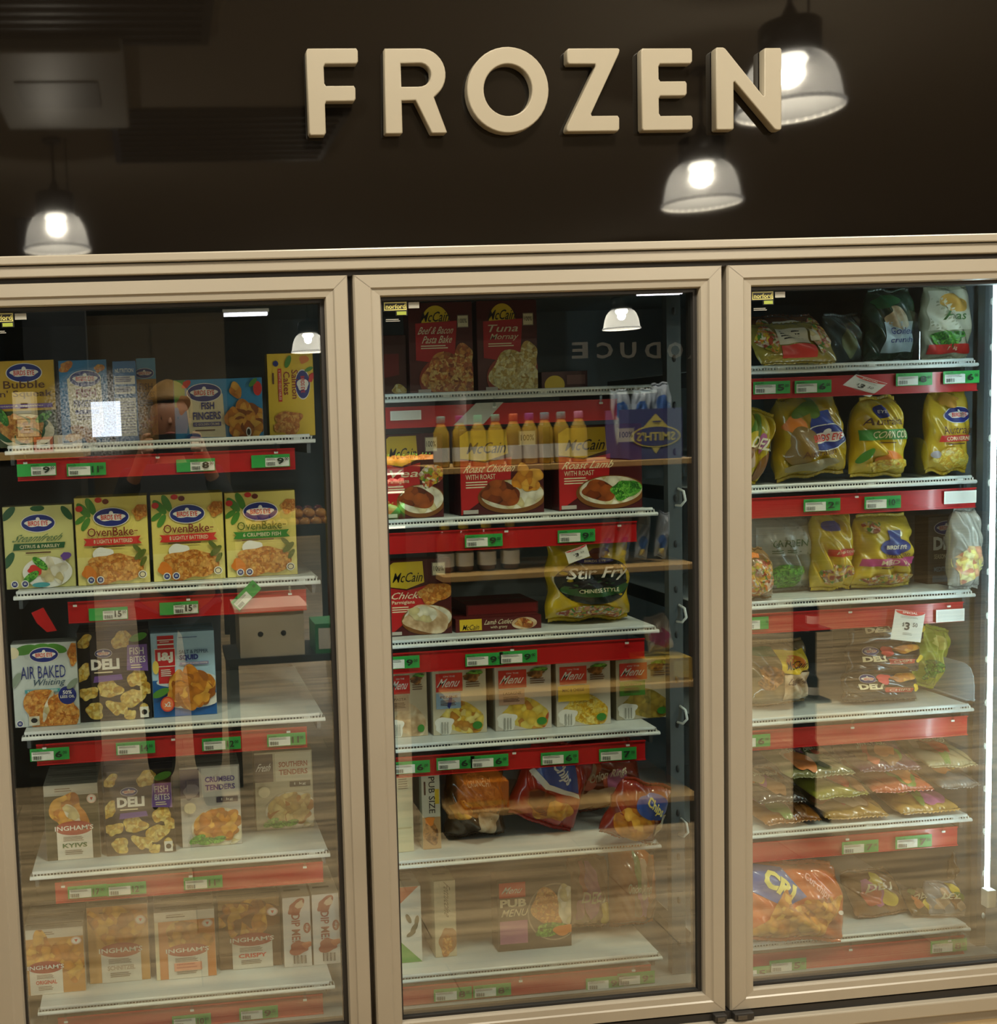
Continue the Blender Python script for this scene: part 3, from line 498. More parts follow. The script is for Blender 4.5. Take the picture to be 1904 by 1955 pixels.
def a_ing(A, word='KYIVS', c1='#26301c', c2='#b8b8ac', wc=None, p=None, pale=0, left=False):
    wc = wc or P('#2c6a3c'); A.rect(P(c1), 0, 0, 1, 1); A.rect(P(c2), 0, .86, 1, 1); A.lines(BROWN, .2, .9, .55, .96, 2); (p or (lambda A: (A.blob(GOLD, .45, .62, .36, .24, 5, rot=.6), A.blob(CREAMY, .5, .62, .10, .16, 4, rot=.8))))(A)
    x0, x1 = (.06, .62) if left else (.20, .86); A.rect(P('#e2ddd0'), x0, 0, x1, .40); m = (x0 + x1) / 2; A.ell(P('#a8322c'), m, .42, (x1 - x0) * .53, .095); A.text(WHITE, "INGHAM'S", x0 - .03, .39, x1 + .03, .455, bold=.02); A.lines(P('#7a6a5a'), x0 + .12, .24, x1 - .12, .31, 4); A.text(wc, word, x0 + .10, .16, x1 - .10, .22, bold=.03); A.lines(P('#8a7a6a'), x0 + .14, .06, x1 - .14, .13, 3)
    A.ell(P('#e6c0b4'), .88, .80, .09, .06); A.ell(WHITE, .88, .80, .07, .045); A.poly(RIB, [(.85, .82), (.91, .82), (.88, .775)])
def a_ing2(A): a_ing(A, 'ORIGINAL', '#c88a3c', '#cfc8b8', RIB, lambda A: (pic(A, GOLD, .4, .62, .5, .26, 4, 3), A.blob(GOLD, .85, .4, .16, .25, 7)), left=True)
def a_ing3(A): a_ing(A, 'SCHNITZEL', '#d29a4c', '#c88a4c', P('#b0a090'), lambda A: pic(A, GOLD, .5, .72, .5, .24, 5, 13))
def a_ing4(A):
    a_ing(A, 'CRISPY', '#d8843c', '#ece6da', RIB, lambda A: (A.blob(GOLD, .45, .62, .30, .22, 5), A.blob(GOLD, .8, .55, .16, .12, 9), A.rect(CRE, .0, .0, .06, .86))); A.rect(P('#f0a080'), .30, .12, .76, .24); A.lines(P('#c05040'), .34, .14, .72, .23, 2)
def a_ing5(A): a_ing(A, 'CRISPY', '#6a4a2c', '#a8804c', RIB, lambda A: pic(A, GOLD, .45, .75, .45, .22, 7, 23, P('#7a4a1c')))
def a_tend(A, pale=False):
    A.rect(P('#cbc8c4' if not pale else '#c2b89c'), 0, 0, 1, 1); A.rect(P('#2c2450') if not pale else P('#6a5c54'), 0, .62, .32, .98); A.text(WHITE, 'Fresh', .05, .76, .28, .86, slant=.3) if pale else A.blob(P('#8a8494'), .18, .70, .12, .10, 4)
    A.rect(WHITE if not pale else P('#d8cfb4'), .36, .62, .98, .98); c = P('#6a5ca8') if not pale else P('#a8583c'); A.text(c, 'CRUMBED' if not pale else 'SOUTHERN', .42, .80, .92, .87, bold=.03); A.text(c, 'TENDERS', .42, .70, .92, .77, bold=.03); A.rect(P('#4a4458') if not pale else P('#5c5044'), .60, .54, .96, .61); A.text(WHITE, '1 kg', .68, .555, .88, .595)
    A.ell(CREAMY, .62, .22, .46, .26); pic(A, GOLD if not pale else food(['#a8803c', '#d8b468', '#e8cc88'], 70), .58, .26, .38, .19, 5, 4, P('#a8661c')); leaves(A, [(.25, .10, .02, .4), (.4, .07, .02, .1), (.6, .08, .018, .2)], PEAS); A.ell(CRE, .15, .5, .10, .07)
def a_tendp(A): a_tend(A, True)
def a_dip(A):
    c = P('#a8452c'); A.rect(P('#e8e2d8'), 0, 0, 1, 1); A.blob(c, .50, .86, .34, .09, 4, rot=.7); A.blob(P('#e8c8a8'), .62, .89, .20, .04, 5, rot=.7); A.text(c, 'DIP ME!', .30, .36, .62, .76, rot=-90, bold=.02); A.ell(c, .86, .55, .13, .075); A.text(WHITE, 'dip', .80, .5, .92, .6, rot=-90); A.blob(c, .55, .27, .42, .08, 6); A.blob(P('#c8683c'), .85, .31, .18, .05, 7)
    for i in range(11): A.rect(BLKP, .34 + i * .045, .05, .345 + i * .045 + .02 * (i % 3 == 0) + .008, .17)
def a_mc(A, t1='Beef & Bacon', t2='Pasta Bake', p=None, base='#4a0c12', big=False):
    A.rect(P(base), 0, 0, 1, 1)
    if not big:
        sun(A, .42, .86, .44, .22); A.poly(P('#b01820'), [(.10, .38), (.10, .78), (.76, .80), (.72, .44), (.45, .34)]); A.text(CRE, t1, .16, .66, .70, .74, slant=.1); A.text(CRE, t2, .22, .56, .68, .64, slant=.1); A.lines(CRE, .18, .49, .66, .54, 2); A.ell(P('#8a2a14'), .60, .16, .46, .26); (p or (lambda A: A.blob(PASTA, .62, .18, .42, .25, 3)))(A); A.blob(PASTA if p is None else PASTA2, .84, .36, .18, .16, 6)
        A.rect(P('#7a6a5c'), .76, .72, .94, .86); A.rect(CRE, .77, .73, .93, .85); A.text(BLKP, '100%', .785, .77, .915, .82)
    else:
        A.poly(YEL, [(.0, .66), (0, .92), (.10, .98), (.56, .98), (.58, .70), (.30, .62)]); A.text(BLKP, 'McCain', .10, .71, .56, .84, slant=.1); A.poly(P('#b81c20'), [(0, 0), (0, .65), (.30, .60), (.62, .66), (.60, .35), (.3, .2)]); A.text(CRE, t1, .06, .49, .66, .58, slant=.1); A.text(CRE, t2, .06, .41, .42, .47); A.lines(CRE, .06, .30, .38, .39, 3)
        A.ell(P('#7a4a1c'), .62, .20, .42, .20); A.ell(CREAMY, .62, .22, .38, .17); (p or (lambda A: (A.blob(GRAVY, .48, .24, .24, .14, 3), pic(A, GOLD, .80, .40, .18, .16, 4, 3))))(A); A.rect(P('#7a6a5c'), .70, .78, .92, .96); A.rect(CRE, .715, .79, .905, .95); A.text(BLKP, '100%', .73, .84, .89, .91)
    A.rect(P('#b8b0a8'), .12 if not big else .02, .015, .32 if not big else .2, .06)
def a_tuna(A): a_mc(A, 'Tuna', 'Mornay', lambda A: A.blob(PASTA2, .62, .18, .42, .25, 3))
def a_lamb(A): a_mc(A, 'Roast Lamb', 'WITH ROAST', lambda A: (A.blob(GRAVY, .48, .22, .2, .12, 3), A.blob(PEAS, .80, .22, .17, .12, 4)), big=True)
def a_chick(A): a_mc(A, 'Roast Chicken', 'WITH ROAST', big=True)
def a_veal(A): a_mc(A, 'Veal', 'Parmigiana', lambda A: (A.blob(GRAVY, .55, .24, .3, .12, 3), A.blob(VEGM, .8, .5, .2, .14, 4)), big=True)
def a_parm(A): a_mc(A, 'Chicken', 'Parmigiana', lambda A: (A.blob(POT, .60, .20, .36, .18, 3), A.blob(CRUMB, .75, .55, .26, .14, 4), A.blob(CREAMY, .55, .28, .2, .12, 9)), big=True)
def a_dark(A): A.rect(P('#3a0a0c'), 0, 0, 1, 1); A.blob(PASTA2, .7, .1, .3, .09, 3); A.poly(P('#6a1014'), [(0, .3), (0, .7), (.7, .7), (.7, .35)])
def a_flat(A, t='Lamb Cutlet', dark=False):
    A.rect(P('#4a1012' if dark else '#5a1416'), 0, 0, 1, 1); A.rect(YEL, .04, .10, .30, .95); A.text(BLKP, 'McCain', .08, .15, .27, .55, slant=.1); A.text(CRE, t, .34, .48, .66, .85, slant=.1); A.text(CRE, 'with gravy', .40, .12, .60, .38); A.ell(POT, .80, .45, .15, .45); A.blob(PASTA, .80, .45, .11, .35, 3)
def a_flat2(A): A.rect(P('#5a1416'), 0, 0, 1, 1); A.rect(P('#7c1a1c'), .02, .1, .98, .9)
def a_flat3(A): A.rect(P('#4a1012'), 0, 0, 1, 1); A.ell(YEL, .28, .3, .22, .5); A.rect(P('#8a5a54'), .55, .3, .95, .8)
def a_menu(A, food_=None, c='#cfc9b2', sq=None, name='LASAGNE'):
    A.rect(P(c), 0, 0, 1, 1); A.blob(food_ or CHEESE, .55, .24, .42, .24, 3); A.blob(WHITE, .2, .14, .2, .12, 5); A.rect(RIB, .06, .66, .56, .94); A.text(WHITE, 'Menu', .12, .73, .50, .86, slant=.25, bold=.01); A.text(WHITE, 'ON THE', .2, .88, .42, .905); A.rect(sq or P('#cda58c'), .06, .40, .52, .64); A.text(BROWN, name, .14, .56, .46, .60); A.lines(BROWN, .14, .44, .46, .53, 4)
    A.blob(PEAS, .78, .92, .14, .05, 4); A.blob(BRN, .72, .86, .18, .05, 5); A.lines(BROWN, .62, .70, .92, .80, 3); A.ell(GRN, .82, .12, .09, .06); A.rect(GREY, .14, .02, .17, .20); A.rect(GREY, .20, .02, .22, .20); A.rect(GREY, .25, .02, .27, .20)
def a_menu1(A): a_menu(A, POT, '#c4b294', P('#b89878'), 'PASTA')
def a_menu2(A): a_menu(A, CHEESE, '#cfc6ac', P('#9ab8d0'), 'PENNE'); A.poly(NAVY, [(.26, .44), (.30, .58), (.36, .60), (.34, .48), (.30, .40)])
def a_menu3(A): a_menu(A, food(['#c85a28', '#f0d050', '#f6e070', '#e8c040'], 60), '#d0c8bc')
def a_menu4(A): a_menu(A, CORN, '#cfcabc', YEL, 'MACARONI'); A.rect(YEL, .02, .40, .60, .64); A.text(BROWN, 'MAC & CHEESE', .1, .55, .5, .6)
def a_menu5(A): a_menu(A, food(['#8a7a2c', '#c0a848', '#a88c38'], 70), '#b8b098', LEAF, 'QUICHE')
def a_plain(A): A.rect(P('#cfc9a8'), 0, 0, 1, 1); A.lines(BROWN, .2, .80, .8, .95, 5); A.rect(P('#b8b088'), .1, .30, .9, .32)
def a_pub(A): A.rect(P('#d8d2bc'), 0, 0, 1, 1); A.rect(YEL, .72, .6, .95, .8); A.text(BLKP, 'PUB SIZE', .38, .48, .72, .97, rot=-90, bold=.01); A.lines(BROWN, .12, .55, .24, .95, 1); A.rect(P('#b08a5c'), 0, .0, 1, .43); A.blob(BRN, .45, .22, .42, .16, 3); A.blob(ORG, .4, .38, .3, .05, 5)
def a_diag(A): A.rect(P('#dcd8cc'), 0, 0, 1, 1); A.poly(P('#c8603c'), [(0, .78), (0, 1), (.9, 1)]); A.poly(P('#5ca048'), [(0, 0), (0, .28), (1, 0)]); leaves(A, [(.4, .58, .012, 2), (.65, .45, .014, 1), (.5, .38, .012, .5), (.78, .55, .012, 1.4)], P('#4a4c34'))
def a_cream(A): A.rect(P('#d0bf9c'), 0, 0, 1, 1); A.text(P('#7a6a48'), 'Fettuccine', .45, .52, .75, .95, rot=-90, slant=.2); A.blob(P('#a8703c'), .6, .2, .4, .2, 4); A.blob(CRUMB, .55, .15, .3, .12, 6)
def a_pubmenu(A):
    A.rect(P('#2c2820'), 0, 0, 1, 1); A.rect(RIB, .02, .74, .38, .95); A.text(WHITE, 'Menu', .08, .80, .33, .89, slant=.25); A.text(CRE, 'PUB', .03, .61, .39, .72, bold=.04); A.text(CRE, 'MENU', .06, .48, .40, .58, slant=.1); A.rect(P('#b06a90'), .02, .10, .40, .42); A.ell(P('#8a8270'), .78, .50, .38, .40); A.ell(P('#3a3428'), .78, .50, .36, .38); A.blob(CRUMB, .68, .56, .22, .26, 3); A.blob(CREAMY, .92, .60, .12, .26, 5); A.blob(PEAS, .72, .26, .26, .08, 6); A.blob(ORG, .9, .24, .14, .08, 7)
def a_sides(A): A.rect(P('#5c5040'), 0, 0, 1, 1); logo(A, .46, .83, .030); A.text(WHITE, 'DELI', .12, .50, .80, .70, bold=.05); A.text(CRE, 'SEASONED SIDES', .14, .37, .80, .44, bold=.02); A.text(P('#9ab0c0'), 'MEDITERRANEAN', .14, .18, .88, .25, bold=.02); A.rect(P('#6a7680'), .1, .02, .9, .12); A.rect(YEL, .86, .75, .94, .95)

def carton(row, x0, x1, yt, Y, art, label, group=None, depth=.045, side='#8a8474', behind=0, dz=0., lean=0., name='food_carton', cat='food carton', gap=.002, turn=0.):
    K, i = row[0], int(row[1]); zb = SZ[K][i - 1] + .0142 + dz; pm = at((x0 + x1) / 2, yt, Y); ym = (yt + 1.0 * PX * 0)
    zt = pm.z; pyb = yt
    # pixel row half way down the pack, to read its width there
    k = (zt - zb) / 2; q = at((x0 + x1) / 2, yt, Y); ymid = yt + k * FPX / ((q - CAM).dot(FW)); a, b = at(x0, ymid, Y), at(x1, ymid, Y); W, H = b.x - a.x, zt - zb
    o0 = None
    for n in range(behind + 1):
        y = Y + n * (depth + gap)
        if n == 0:
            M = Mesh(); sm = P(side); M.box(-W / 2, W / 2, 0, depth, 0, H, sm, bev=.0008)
            M.box(-W / 2 + .004, W / 2 - .004, depth * .45, depth * .55, H, H + .0003, P('#4a463c'))   # glued flap edge
            A = Art(M, lambda u, v, h: (-W / 2 + W * (.006 + .988 * u), -h, H * (.004 + .992 * v)), W, H); art(A)
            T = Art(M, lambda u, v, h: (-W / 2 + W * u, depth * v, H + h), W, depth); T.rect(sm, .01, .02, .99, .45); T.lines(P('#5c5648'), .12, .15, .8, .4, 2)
            o0 = M.build(name, None, ((a.x + b.x) / 2, y, zb), (-lean, 0, turn), label, cat, group, fix=False)
        else:
            o = o0.copy(); S.collection.objects.link(o); o.location.y = y; o['label'] = behind_label(label, n)
    return o0
def behind_label(l, n): return ' '.join((('second carton, behind the ' if n == 1 else 'rear carton of three, behind the ') + l).split()[:16])

G1, G2, G3, G4, G5 = 'fish cartons on the top left shelf', 'yellow fish cartons on the second left shelf', 'fish cartons on the third left shelf', 'chicken and fish cartons on the fourth left shelf', 'chicken cartons on the bottom left shelf'
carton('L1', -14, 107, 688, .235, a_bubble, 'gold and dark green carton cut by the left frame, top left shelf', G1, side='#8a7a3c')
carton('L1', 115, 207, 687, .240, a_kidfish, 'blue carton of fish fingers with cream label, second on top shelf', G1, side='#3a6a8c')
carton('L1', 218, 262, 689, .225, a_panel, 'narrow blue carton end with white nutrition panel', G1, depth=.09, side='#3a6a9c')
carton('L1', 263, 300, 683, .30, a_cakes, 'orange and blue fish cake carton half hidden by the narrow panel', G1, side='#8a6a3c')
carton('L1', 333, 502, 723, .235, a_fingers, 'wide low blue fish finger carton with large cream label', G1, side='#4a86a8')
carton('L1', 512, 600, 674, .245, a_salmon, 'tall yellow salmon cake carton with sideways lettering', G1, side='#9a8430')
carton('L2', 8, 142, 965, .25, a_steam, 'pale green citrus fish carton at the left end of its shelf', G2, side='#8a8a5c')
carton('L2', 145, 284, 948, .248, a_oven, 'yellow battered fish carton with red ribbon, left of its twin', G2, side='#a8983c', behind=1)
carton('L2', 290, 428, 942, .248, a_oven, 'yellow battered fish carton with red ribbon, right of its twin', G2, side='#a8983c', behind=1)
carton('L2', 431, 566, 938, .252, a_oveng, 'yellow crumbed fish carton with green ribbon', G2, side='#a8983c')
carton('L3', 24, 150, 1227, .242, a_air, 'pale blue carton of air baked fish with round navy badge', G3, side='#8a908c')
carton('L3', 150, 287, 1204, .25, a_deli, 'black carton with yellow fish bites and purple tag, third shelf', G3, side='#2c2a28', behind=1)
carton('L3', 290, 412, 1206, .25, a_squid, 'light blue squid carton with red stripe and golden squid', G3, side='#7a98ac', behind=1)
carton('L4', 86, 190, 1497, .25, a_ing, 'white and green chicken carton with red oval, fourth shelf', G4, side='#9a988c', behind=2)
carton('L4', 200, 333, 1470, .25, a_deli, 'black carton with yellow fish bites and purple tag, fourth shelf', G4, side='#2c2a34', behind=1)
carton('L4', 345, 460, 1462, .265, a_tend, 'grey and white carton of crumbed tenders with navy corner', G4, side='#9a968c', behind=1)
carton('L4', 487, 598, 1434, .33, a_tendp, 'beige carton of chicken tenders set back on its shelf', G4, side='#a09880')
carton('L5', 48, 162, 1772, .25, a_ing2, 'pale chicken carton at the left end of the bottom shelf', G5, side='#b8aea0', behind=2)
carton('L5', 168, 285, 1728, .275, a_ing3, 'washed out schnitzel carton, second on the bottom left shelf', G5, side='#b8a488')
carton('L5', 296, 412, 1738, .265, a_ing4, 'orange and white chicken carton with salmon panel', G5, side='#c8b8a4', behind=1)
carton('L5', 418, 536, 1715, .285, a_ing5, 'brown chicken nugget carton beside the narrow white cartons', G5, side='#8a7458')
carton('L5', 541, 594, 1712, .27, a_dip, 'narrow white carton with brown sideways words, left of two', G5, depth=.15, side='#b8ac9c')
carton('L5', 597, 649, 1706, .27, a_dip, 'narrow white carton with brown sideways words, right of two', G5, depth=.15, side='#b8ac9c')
H1, H2, H3, H4 = 'pasta cartons on the top middle shelf', 'roast dinner cartons on the second middle shelf', 'parmigiana and cutlet cartons on the third middle shelf', 'cream and red meal cartons on the fourth middle shelf'
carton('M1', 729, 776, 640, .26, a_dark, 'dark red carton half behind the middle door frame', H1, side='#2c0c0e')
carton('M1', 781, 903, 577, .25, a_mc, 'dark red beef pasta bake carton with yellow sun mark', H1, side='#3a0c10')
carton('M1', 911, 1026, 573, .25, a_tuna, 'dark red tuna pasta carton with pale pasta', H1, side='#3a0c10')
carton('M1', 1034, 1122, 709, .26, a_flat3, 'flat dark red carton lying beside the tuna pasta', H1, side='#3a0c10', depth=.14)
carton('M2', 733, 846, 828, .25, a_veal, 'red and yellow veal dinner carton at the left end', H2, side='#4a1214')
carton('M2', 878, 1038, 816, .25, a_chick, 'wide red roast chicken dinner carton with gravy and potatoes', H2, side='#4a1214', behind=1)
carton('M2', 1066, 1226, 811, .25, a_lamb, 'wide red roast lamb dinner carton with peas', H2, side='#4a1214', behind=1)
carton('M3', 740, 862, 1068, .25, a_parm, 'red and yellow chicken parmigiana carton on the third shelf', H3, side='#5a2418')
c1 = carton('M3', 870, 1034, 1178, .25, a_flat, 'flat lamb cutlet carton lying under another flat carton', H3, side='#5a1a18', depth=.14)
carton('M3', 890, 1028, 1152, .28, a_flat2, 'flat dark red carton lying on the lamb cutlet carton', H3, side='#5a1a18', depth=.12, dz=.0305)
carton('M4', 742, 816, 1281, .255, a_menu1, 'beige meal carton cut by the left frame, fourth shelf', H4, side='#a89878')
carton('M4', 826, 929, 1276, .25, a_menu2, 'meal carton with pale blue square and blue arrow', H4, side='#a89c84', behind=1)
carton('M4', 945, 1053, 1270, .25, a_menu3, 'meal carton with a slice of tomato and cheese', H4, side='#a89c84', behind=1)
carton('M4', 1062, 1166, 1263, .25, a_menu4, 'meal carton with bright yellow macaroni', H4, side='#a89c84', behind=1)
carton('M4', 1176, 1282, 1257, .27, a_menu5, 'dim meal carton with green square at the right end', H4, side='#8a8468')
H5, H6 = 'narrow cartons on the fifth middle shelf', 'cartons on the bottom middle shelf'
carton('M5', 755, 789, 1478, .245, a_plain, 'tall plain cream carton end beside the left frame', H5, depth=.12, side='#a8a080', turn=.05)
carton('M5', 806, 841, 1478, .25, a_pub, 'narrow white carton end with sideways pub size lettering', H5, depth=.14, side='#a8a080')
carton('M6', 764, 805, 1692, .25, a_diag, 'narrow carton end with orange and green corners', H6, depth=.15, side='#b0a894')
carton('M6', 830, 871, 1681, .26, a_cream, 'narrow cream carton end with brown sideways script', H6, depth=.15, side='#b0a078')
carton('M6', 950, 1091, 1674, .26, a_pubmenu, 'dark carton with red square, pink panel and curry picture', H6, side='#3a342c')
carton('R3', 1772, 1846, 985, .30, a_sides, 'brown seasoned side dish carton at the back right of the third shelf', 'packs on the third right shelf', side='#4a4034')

# --- bags
def bagmat(h, rough=.22, bump=.35, alpha=1.): return mat(h, rough=rough, coat=.8, noise=.14, scale=22, bump=bump, alpha=alpha)
def bag(px, py, Y, wpx, hpx, T, body, art, label, group=None, rot=(0, 0, 0), seed=1, crimp=.05, wr=.005, z=None, name='food_bag', cat='food bag', back=None, top=.12, on=None, size=None, slump=.0, n=60):
    """pillow bag: centre pixel of its front, size in pixels, thickness in metres"""
    c = at(px, py, Y); dist = (c - CAM).dot(FW); W, H = (wpx * dist / FPX, hpx * dist / FPX) if size is None else size; R = random.Random(seed)
    ws = [(R.uniform(2, 7), R.uniform(2, 7), R.uniform(0, 6.28), R.uniform(.4, 1)) for _ in range(5)] + [(R.uniform(7, 11), R.uniform(3, 9), R.uniform(0, 6.28), .28) for _ in range(4)]; e1 = [(R.uniform(1.5, 5), R.uniform(0, 6.28)) for _ in range(4)]
    def edge(t, k): return sum(math.sin(f * t * 3.14 + p + k * 1.7) for f, p in e1) * .004
    def surf(u, v, h=0., side=-1):
        s_, t = 2 * u - 1, 2 * v - 1; bu = max(0, 1 - abs(s_) ** 2.6) ** .55; bv = max(0, 1 - abs(t) ** 3.2) ** .6; b = bu * bv
        wv = sum(a * math.sin(f * u * 3.1 + g * v * 3.1 + p) for f, g, p, a in ws) * wr * .6
        # sides pulled in towards the sealed ends' middle, corners kept
        pin = 1 - .10 * math.sin(math.pi * v) * slump - top * max(0, t) ** 3 * .8; x = s_ * W / 2 * pin + edge(v, 1 if s_ > 0 else 2) * W * abs(s_) ** 4 * 2.2; zz = t * H / 2 + edge(u, 3 if t > 0 else 4) * H * abs(t) ** 5 * 2.2
        y = side * (T / 2 * b * (1 + .22 * (0 - t) * slump) + wv * (b ** .6)) ; 
        if abs(t) > 1 - crimp: y += .0015 * math.sin(u * 90) * (1 if True else 0)
        return (x, y + side * h, zz)
    M = Mesh(); vs = [surf(i / n, j / n) for j in range(n + 1) for i in range(n + 1)] + [surf(i / n, j / n, .0004, 1) for j in range(n + 1) for i in range(n + 1)]; N = (n + 1) ** 2; fs = []
    for j in range(n):
        for i in range(n): a = j * (n + 1) + i; fs.append((a, a + 1, a + n + 2, a + n + 1)); fs.append((N + a, N + a + n + 1, N + a + n + 2, N + a + 1))
    for i in range(n):
        for a, b in ((i, i + 1), (n * (n + 1) + i + 1, n * (n + 1) + i), ((i + 1) * (n + 1), i * (n + 1)), (i * (n + 1) + n, (i + 1) * (n + 1) + n)): fs.append((b, a, N + a, N + b))
    M.add(vs, fs, body, True)
    A = Art(M, lambda u, v, h: surf(min(.995, max(.005, u)), min(.995, max(.005, v)), h), W, H, lift=.0012, step=.0006, fine=2); art(A); M.sm = [True] * len(M.sm)
    o = M.build(name, None, (c.x, c.y + T / 2, c.z), rot, label, cat, group, fix=False)
    sd = Mesh(); rows = []   # sealed, serrated ends: parts of the bag
    for t0, t1, k in ((1, 1 + crimp, 3), (0, -crimp, 4)):
        m_ = 40; vs = []
        for i in range(m_ + 1):
            u = .03 + .94 * i / m_; p = surf(u, t0); q = (p[0], p[1] + .001 * math.sin(i * 2.2), p[2] + (t1 - t0) * H + (.0012 if i % 2 else 0)); vs += [(p[0], -.0006, p[2]), (q[0], q[1], q[2]), (q[0], q[1] + .0008, q[2]), (p[0], .0006, p[2])]
        fs = [(4 * i + a, 4 * i + 4 + a, 4 * i + 4 + (a + 1) % 4, 4 * i + (a + 1) % 4) for i in range(m_) for a in range(4)]
        E_ = Mesh(); E_.add(vs, fs, back or body, True); E_.build('sealed_end', o)
    if on is not None:   # settle on the shelf
        bpy.context.view_layer.update(); mz = min((o.matrix_world @ v.co).z for v in o.data.vertices); mz = min([mz] + [min((ch.matrix_world @ v.co).z for v in ch.data.vertices) for ch in o.children]); o.location.z += on - mz
    return o
def shelfz(r): return SZ[r[0]][int(r[1]) - 1] + .0142
YB_, GB_, DB_, RB_, SB_, OB_, BB_ = bagmat('#d8b92c'), bagmat('#8a7f2c'), bagmat('#1b241c'), bagmat('#b5261c'), bagmat('#aab0ae', .15), bagmat('#d0642a'), bagmat('#3a2a1c')
def b_stir(A):
    A.ell(P('#15201a', rough=.25, coat=.5), .52, .50, .47, .30); A.ell(P('#2c5a2a', coat=.5), .52, .40, .43, .10); A.ell(BLKP, .52, .47, .40, .06); A.text(WHITE, 'Stir Fry', .16, .50, .90, .68, bold=.015, slant=.1); A.text(CRE, 'CHINESE STYLE', .28, .36, .78, .41); A.ell(NAVY, .5, .76, .22, .035); A.text(CRE, 'BIRDS EYE', .38, .745, .62, .775); A.blob(VEGM, .5, .09, .4, .09, 3); A.blob(P('#6a2c1c'), .55, .86, .12, .07, 4)
def b_gold(A):
    A.poly(NAVY, [(.34, .80), (.40, .62), (.70, .60), (.74, .78), (.56, .84)]) if False else A.rect(P('#1d3f9c', coat=.6), .40, .56, .72, .80); logo(A, .58, .46, .055); A.text(BROWN, 'Australian', .20, .24, .70, .32); A.blob(ORG, .2, .66, .14, .12, 3); A.blob(P('#7a5c1c', coat=.5), .25, .40, .22, .2, 6); leaves(A, [(.3, .84, .03, .4), (.46, .88, .03, 1.2)], P('#5c7a2c')); A.blob(P('#8a7a50', coat=.5), .4, .12, .36, .07, 8)
def b_cob(A): A.ell(NAVY, .42, .84, .15, .09); A.text(WHITE, 'EYE', .36, .82, .48, .86); A.text(BROWN, 'Australian', .10, .66, .86, .76); A.rect(GRN, .04, .46, .96, .60); A.text(CRE, 'CORN COB', .26, .48, .82, .58, bold=.02); A.lines(BROWN, .30, .40, .70, .43, 1); A.blob(ORG, .55, .20, .26, .10, 3); A.blob(CORN, .55, .12, .36, .09, 4); leaves(A, [(.12, .25, .02, 1)], LEAF)
def b_kern(A): logo(A, .58, .70, .034); A.text(BROWN, 'Australian', .20, .46, .98, .56); A.rect(RIB, .16, .36, .98, .44); A.text(CRE, 'CORN KERNELS', .24, .375, .94, .425, bold=.02); A.lines(BROWN, .3, .31, .85, .34, 1); A.blob(CORN, .5, .14, .42, .13, 3); A.ell(P('#b8b0b8'), .12, .20, .09, .05); A.blob(P('#c08a2c'), .35, .88, .28, .07, 5)
def b_veg(A): A.ell(NAVY, .55, .58, .26, .12); A.rect(P('#23408c', coat=.6), .44, .62, .66, .82); A.text(CRE, 'BIRDS EYE', .38, .55, .72, .61, bold=.02); A.text(BROWN, 'Australian', .34, .43, .82, .50); A.rect(P('#b8447c'), .04, .31, .94, .42); A.text(CRE, 'MIXED VEG', .28, .33, .76, .40, bold=.02); A.lines(BROWN, .3, .26, .6, .29, 1); A.blob(VEGM, .5, .10, .4, .10, 4); A.blob(VEGM, .2, .88, .16, .07, 5)
def b_veg2(A): A.rect(RIB, .30, .44, .96, .54); A.ell(NAVY, .35, .86, .25, .07); A.blob(VEGM, .5, .2, .36, .14, 4); A.text(CRE, 'peas corn', .40, .47, .9, .52)
def b_peas(A): A.rect(P('#dcd8c0', coat=.5), .06, .38, .9, .94); A.text(P('#4a7a3c'), 'Peas', .3, .52, .75, .64); A.blob(P('#d8a850'), .5, .76, .3, .12, 3); A.blob(PEAS, .4, .26, .36, .10, 5); A.rect(RIB, .05, .05, .95, .18); A.text(CRE, '1 kg', .4, .08, .6, .15)
def b_potg(A): A.rect(P('#b8c4c8', coat=.6), .25, .10, .85, .55); A.blob(POT, .5, .60, .22, .16, 3); A.text(NAVY, 'Golden', .34, .36, .8, .46); A.text(NAVY, 'crunch', .34, .24, .8, .32); A.blob(DGRN, .3, .85, .24, .1, 4)
def b_pea2(A): A.rect(P('#a8b0a8', coat=.6), .06, .50, .94, .90); A.blob(PEAS, .5, .20, .30, .16, 5); A.text(DGRN, 'GARDEN', .24, .62, .8, .72); A.lines(DGRN, .24, .52, .8, .58, 2)
def b_mcf(A): A.poly(YEL, [(.42, .58), (.40, .92), (.9, .9), (.92, .60), (.7, .52)]); A.blob(ORG, .68, .72, .16, .10, 3); A.text(BLKP, 'McCain', .50, .62, .86, .74, slant=.15); A.rect(POT, .45, .12, .92, .54); A.text(BROWN, 'Cauliflower', .50, .38, .86, .48, slant=.15); A.rect(DGRN, .02, .84, .38, .96); A.blob(BRN, .26, .50, .2, .16, 6)
def b_deli(A): A.blob(GOLD, .76, .75, .20, .14, 4); A.blob(RIB, .45, .72, .10, .14, 5); logo(A, .24, .74, .018); A.text(CRE, 'DELI', .12, .40, .42, .58, bold=.05); A.poly(P('#c0402c'), [(.44, .3), (.46, .46), (.84, .40), (.82, .26)]); A.text(CRE, 'CHIPS', .5, .32, .78, .40); A.blob(YEL, .9, .4, .06, .1, 6)
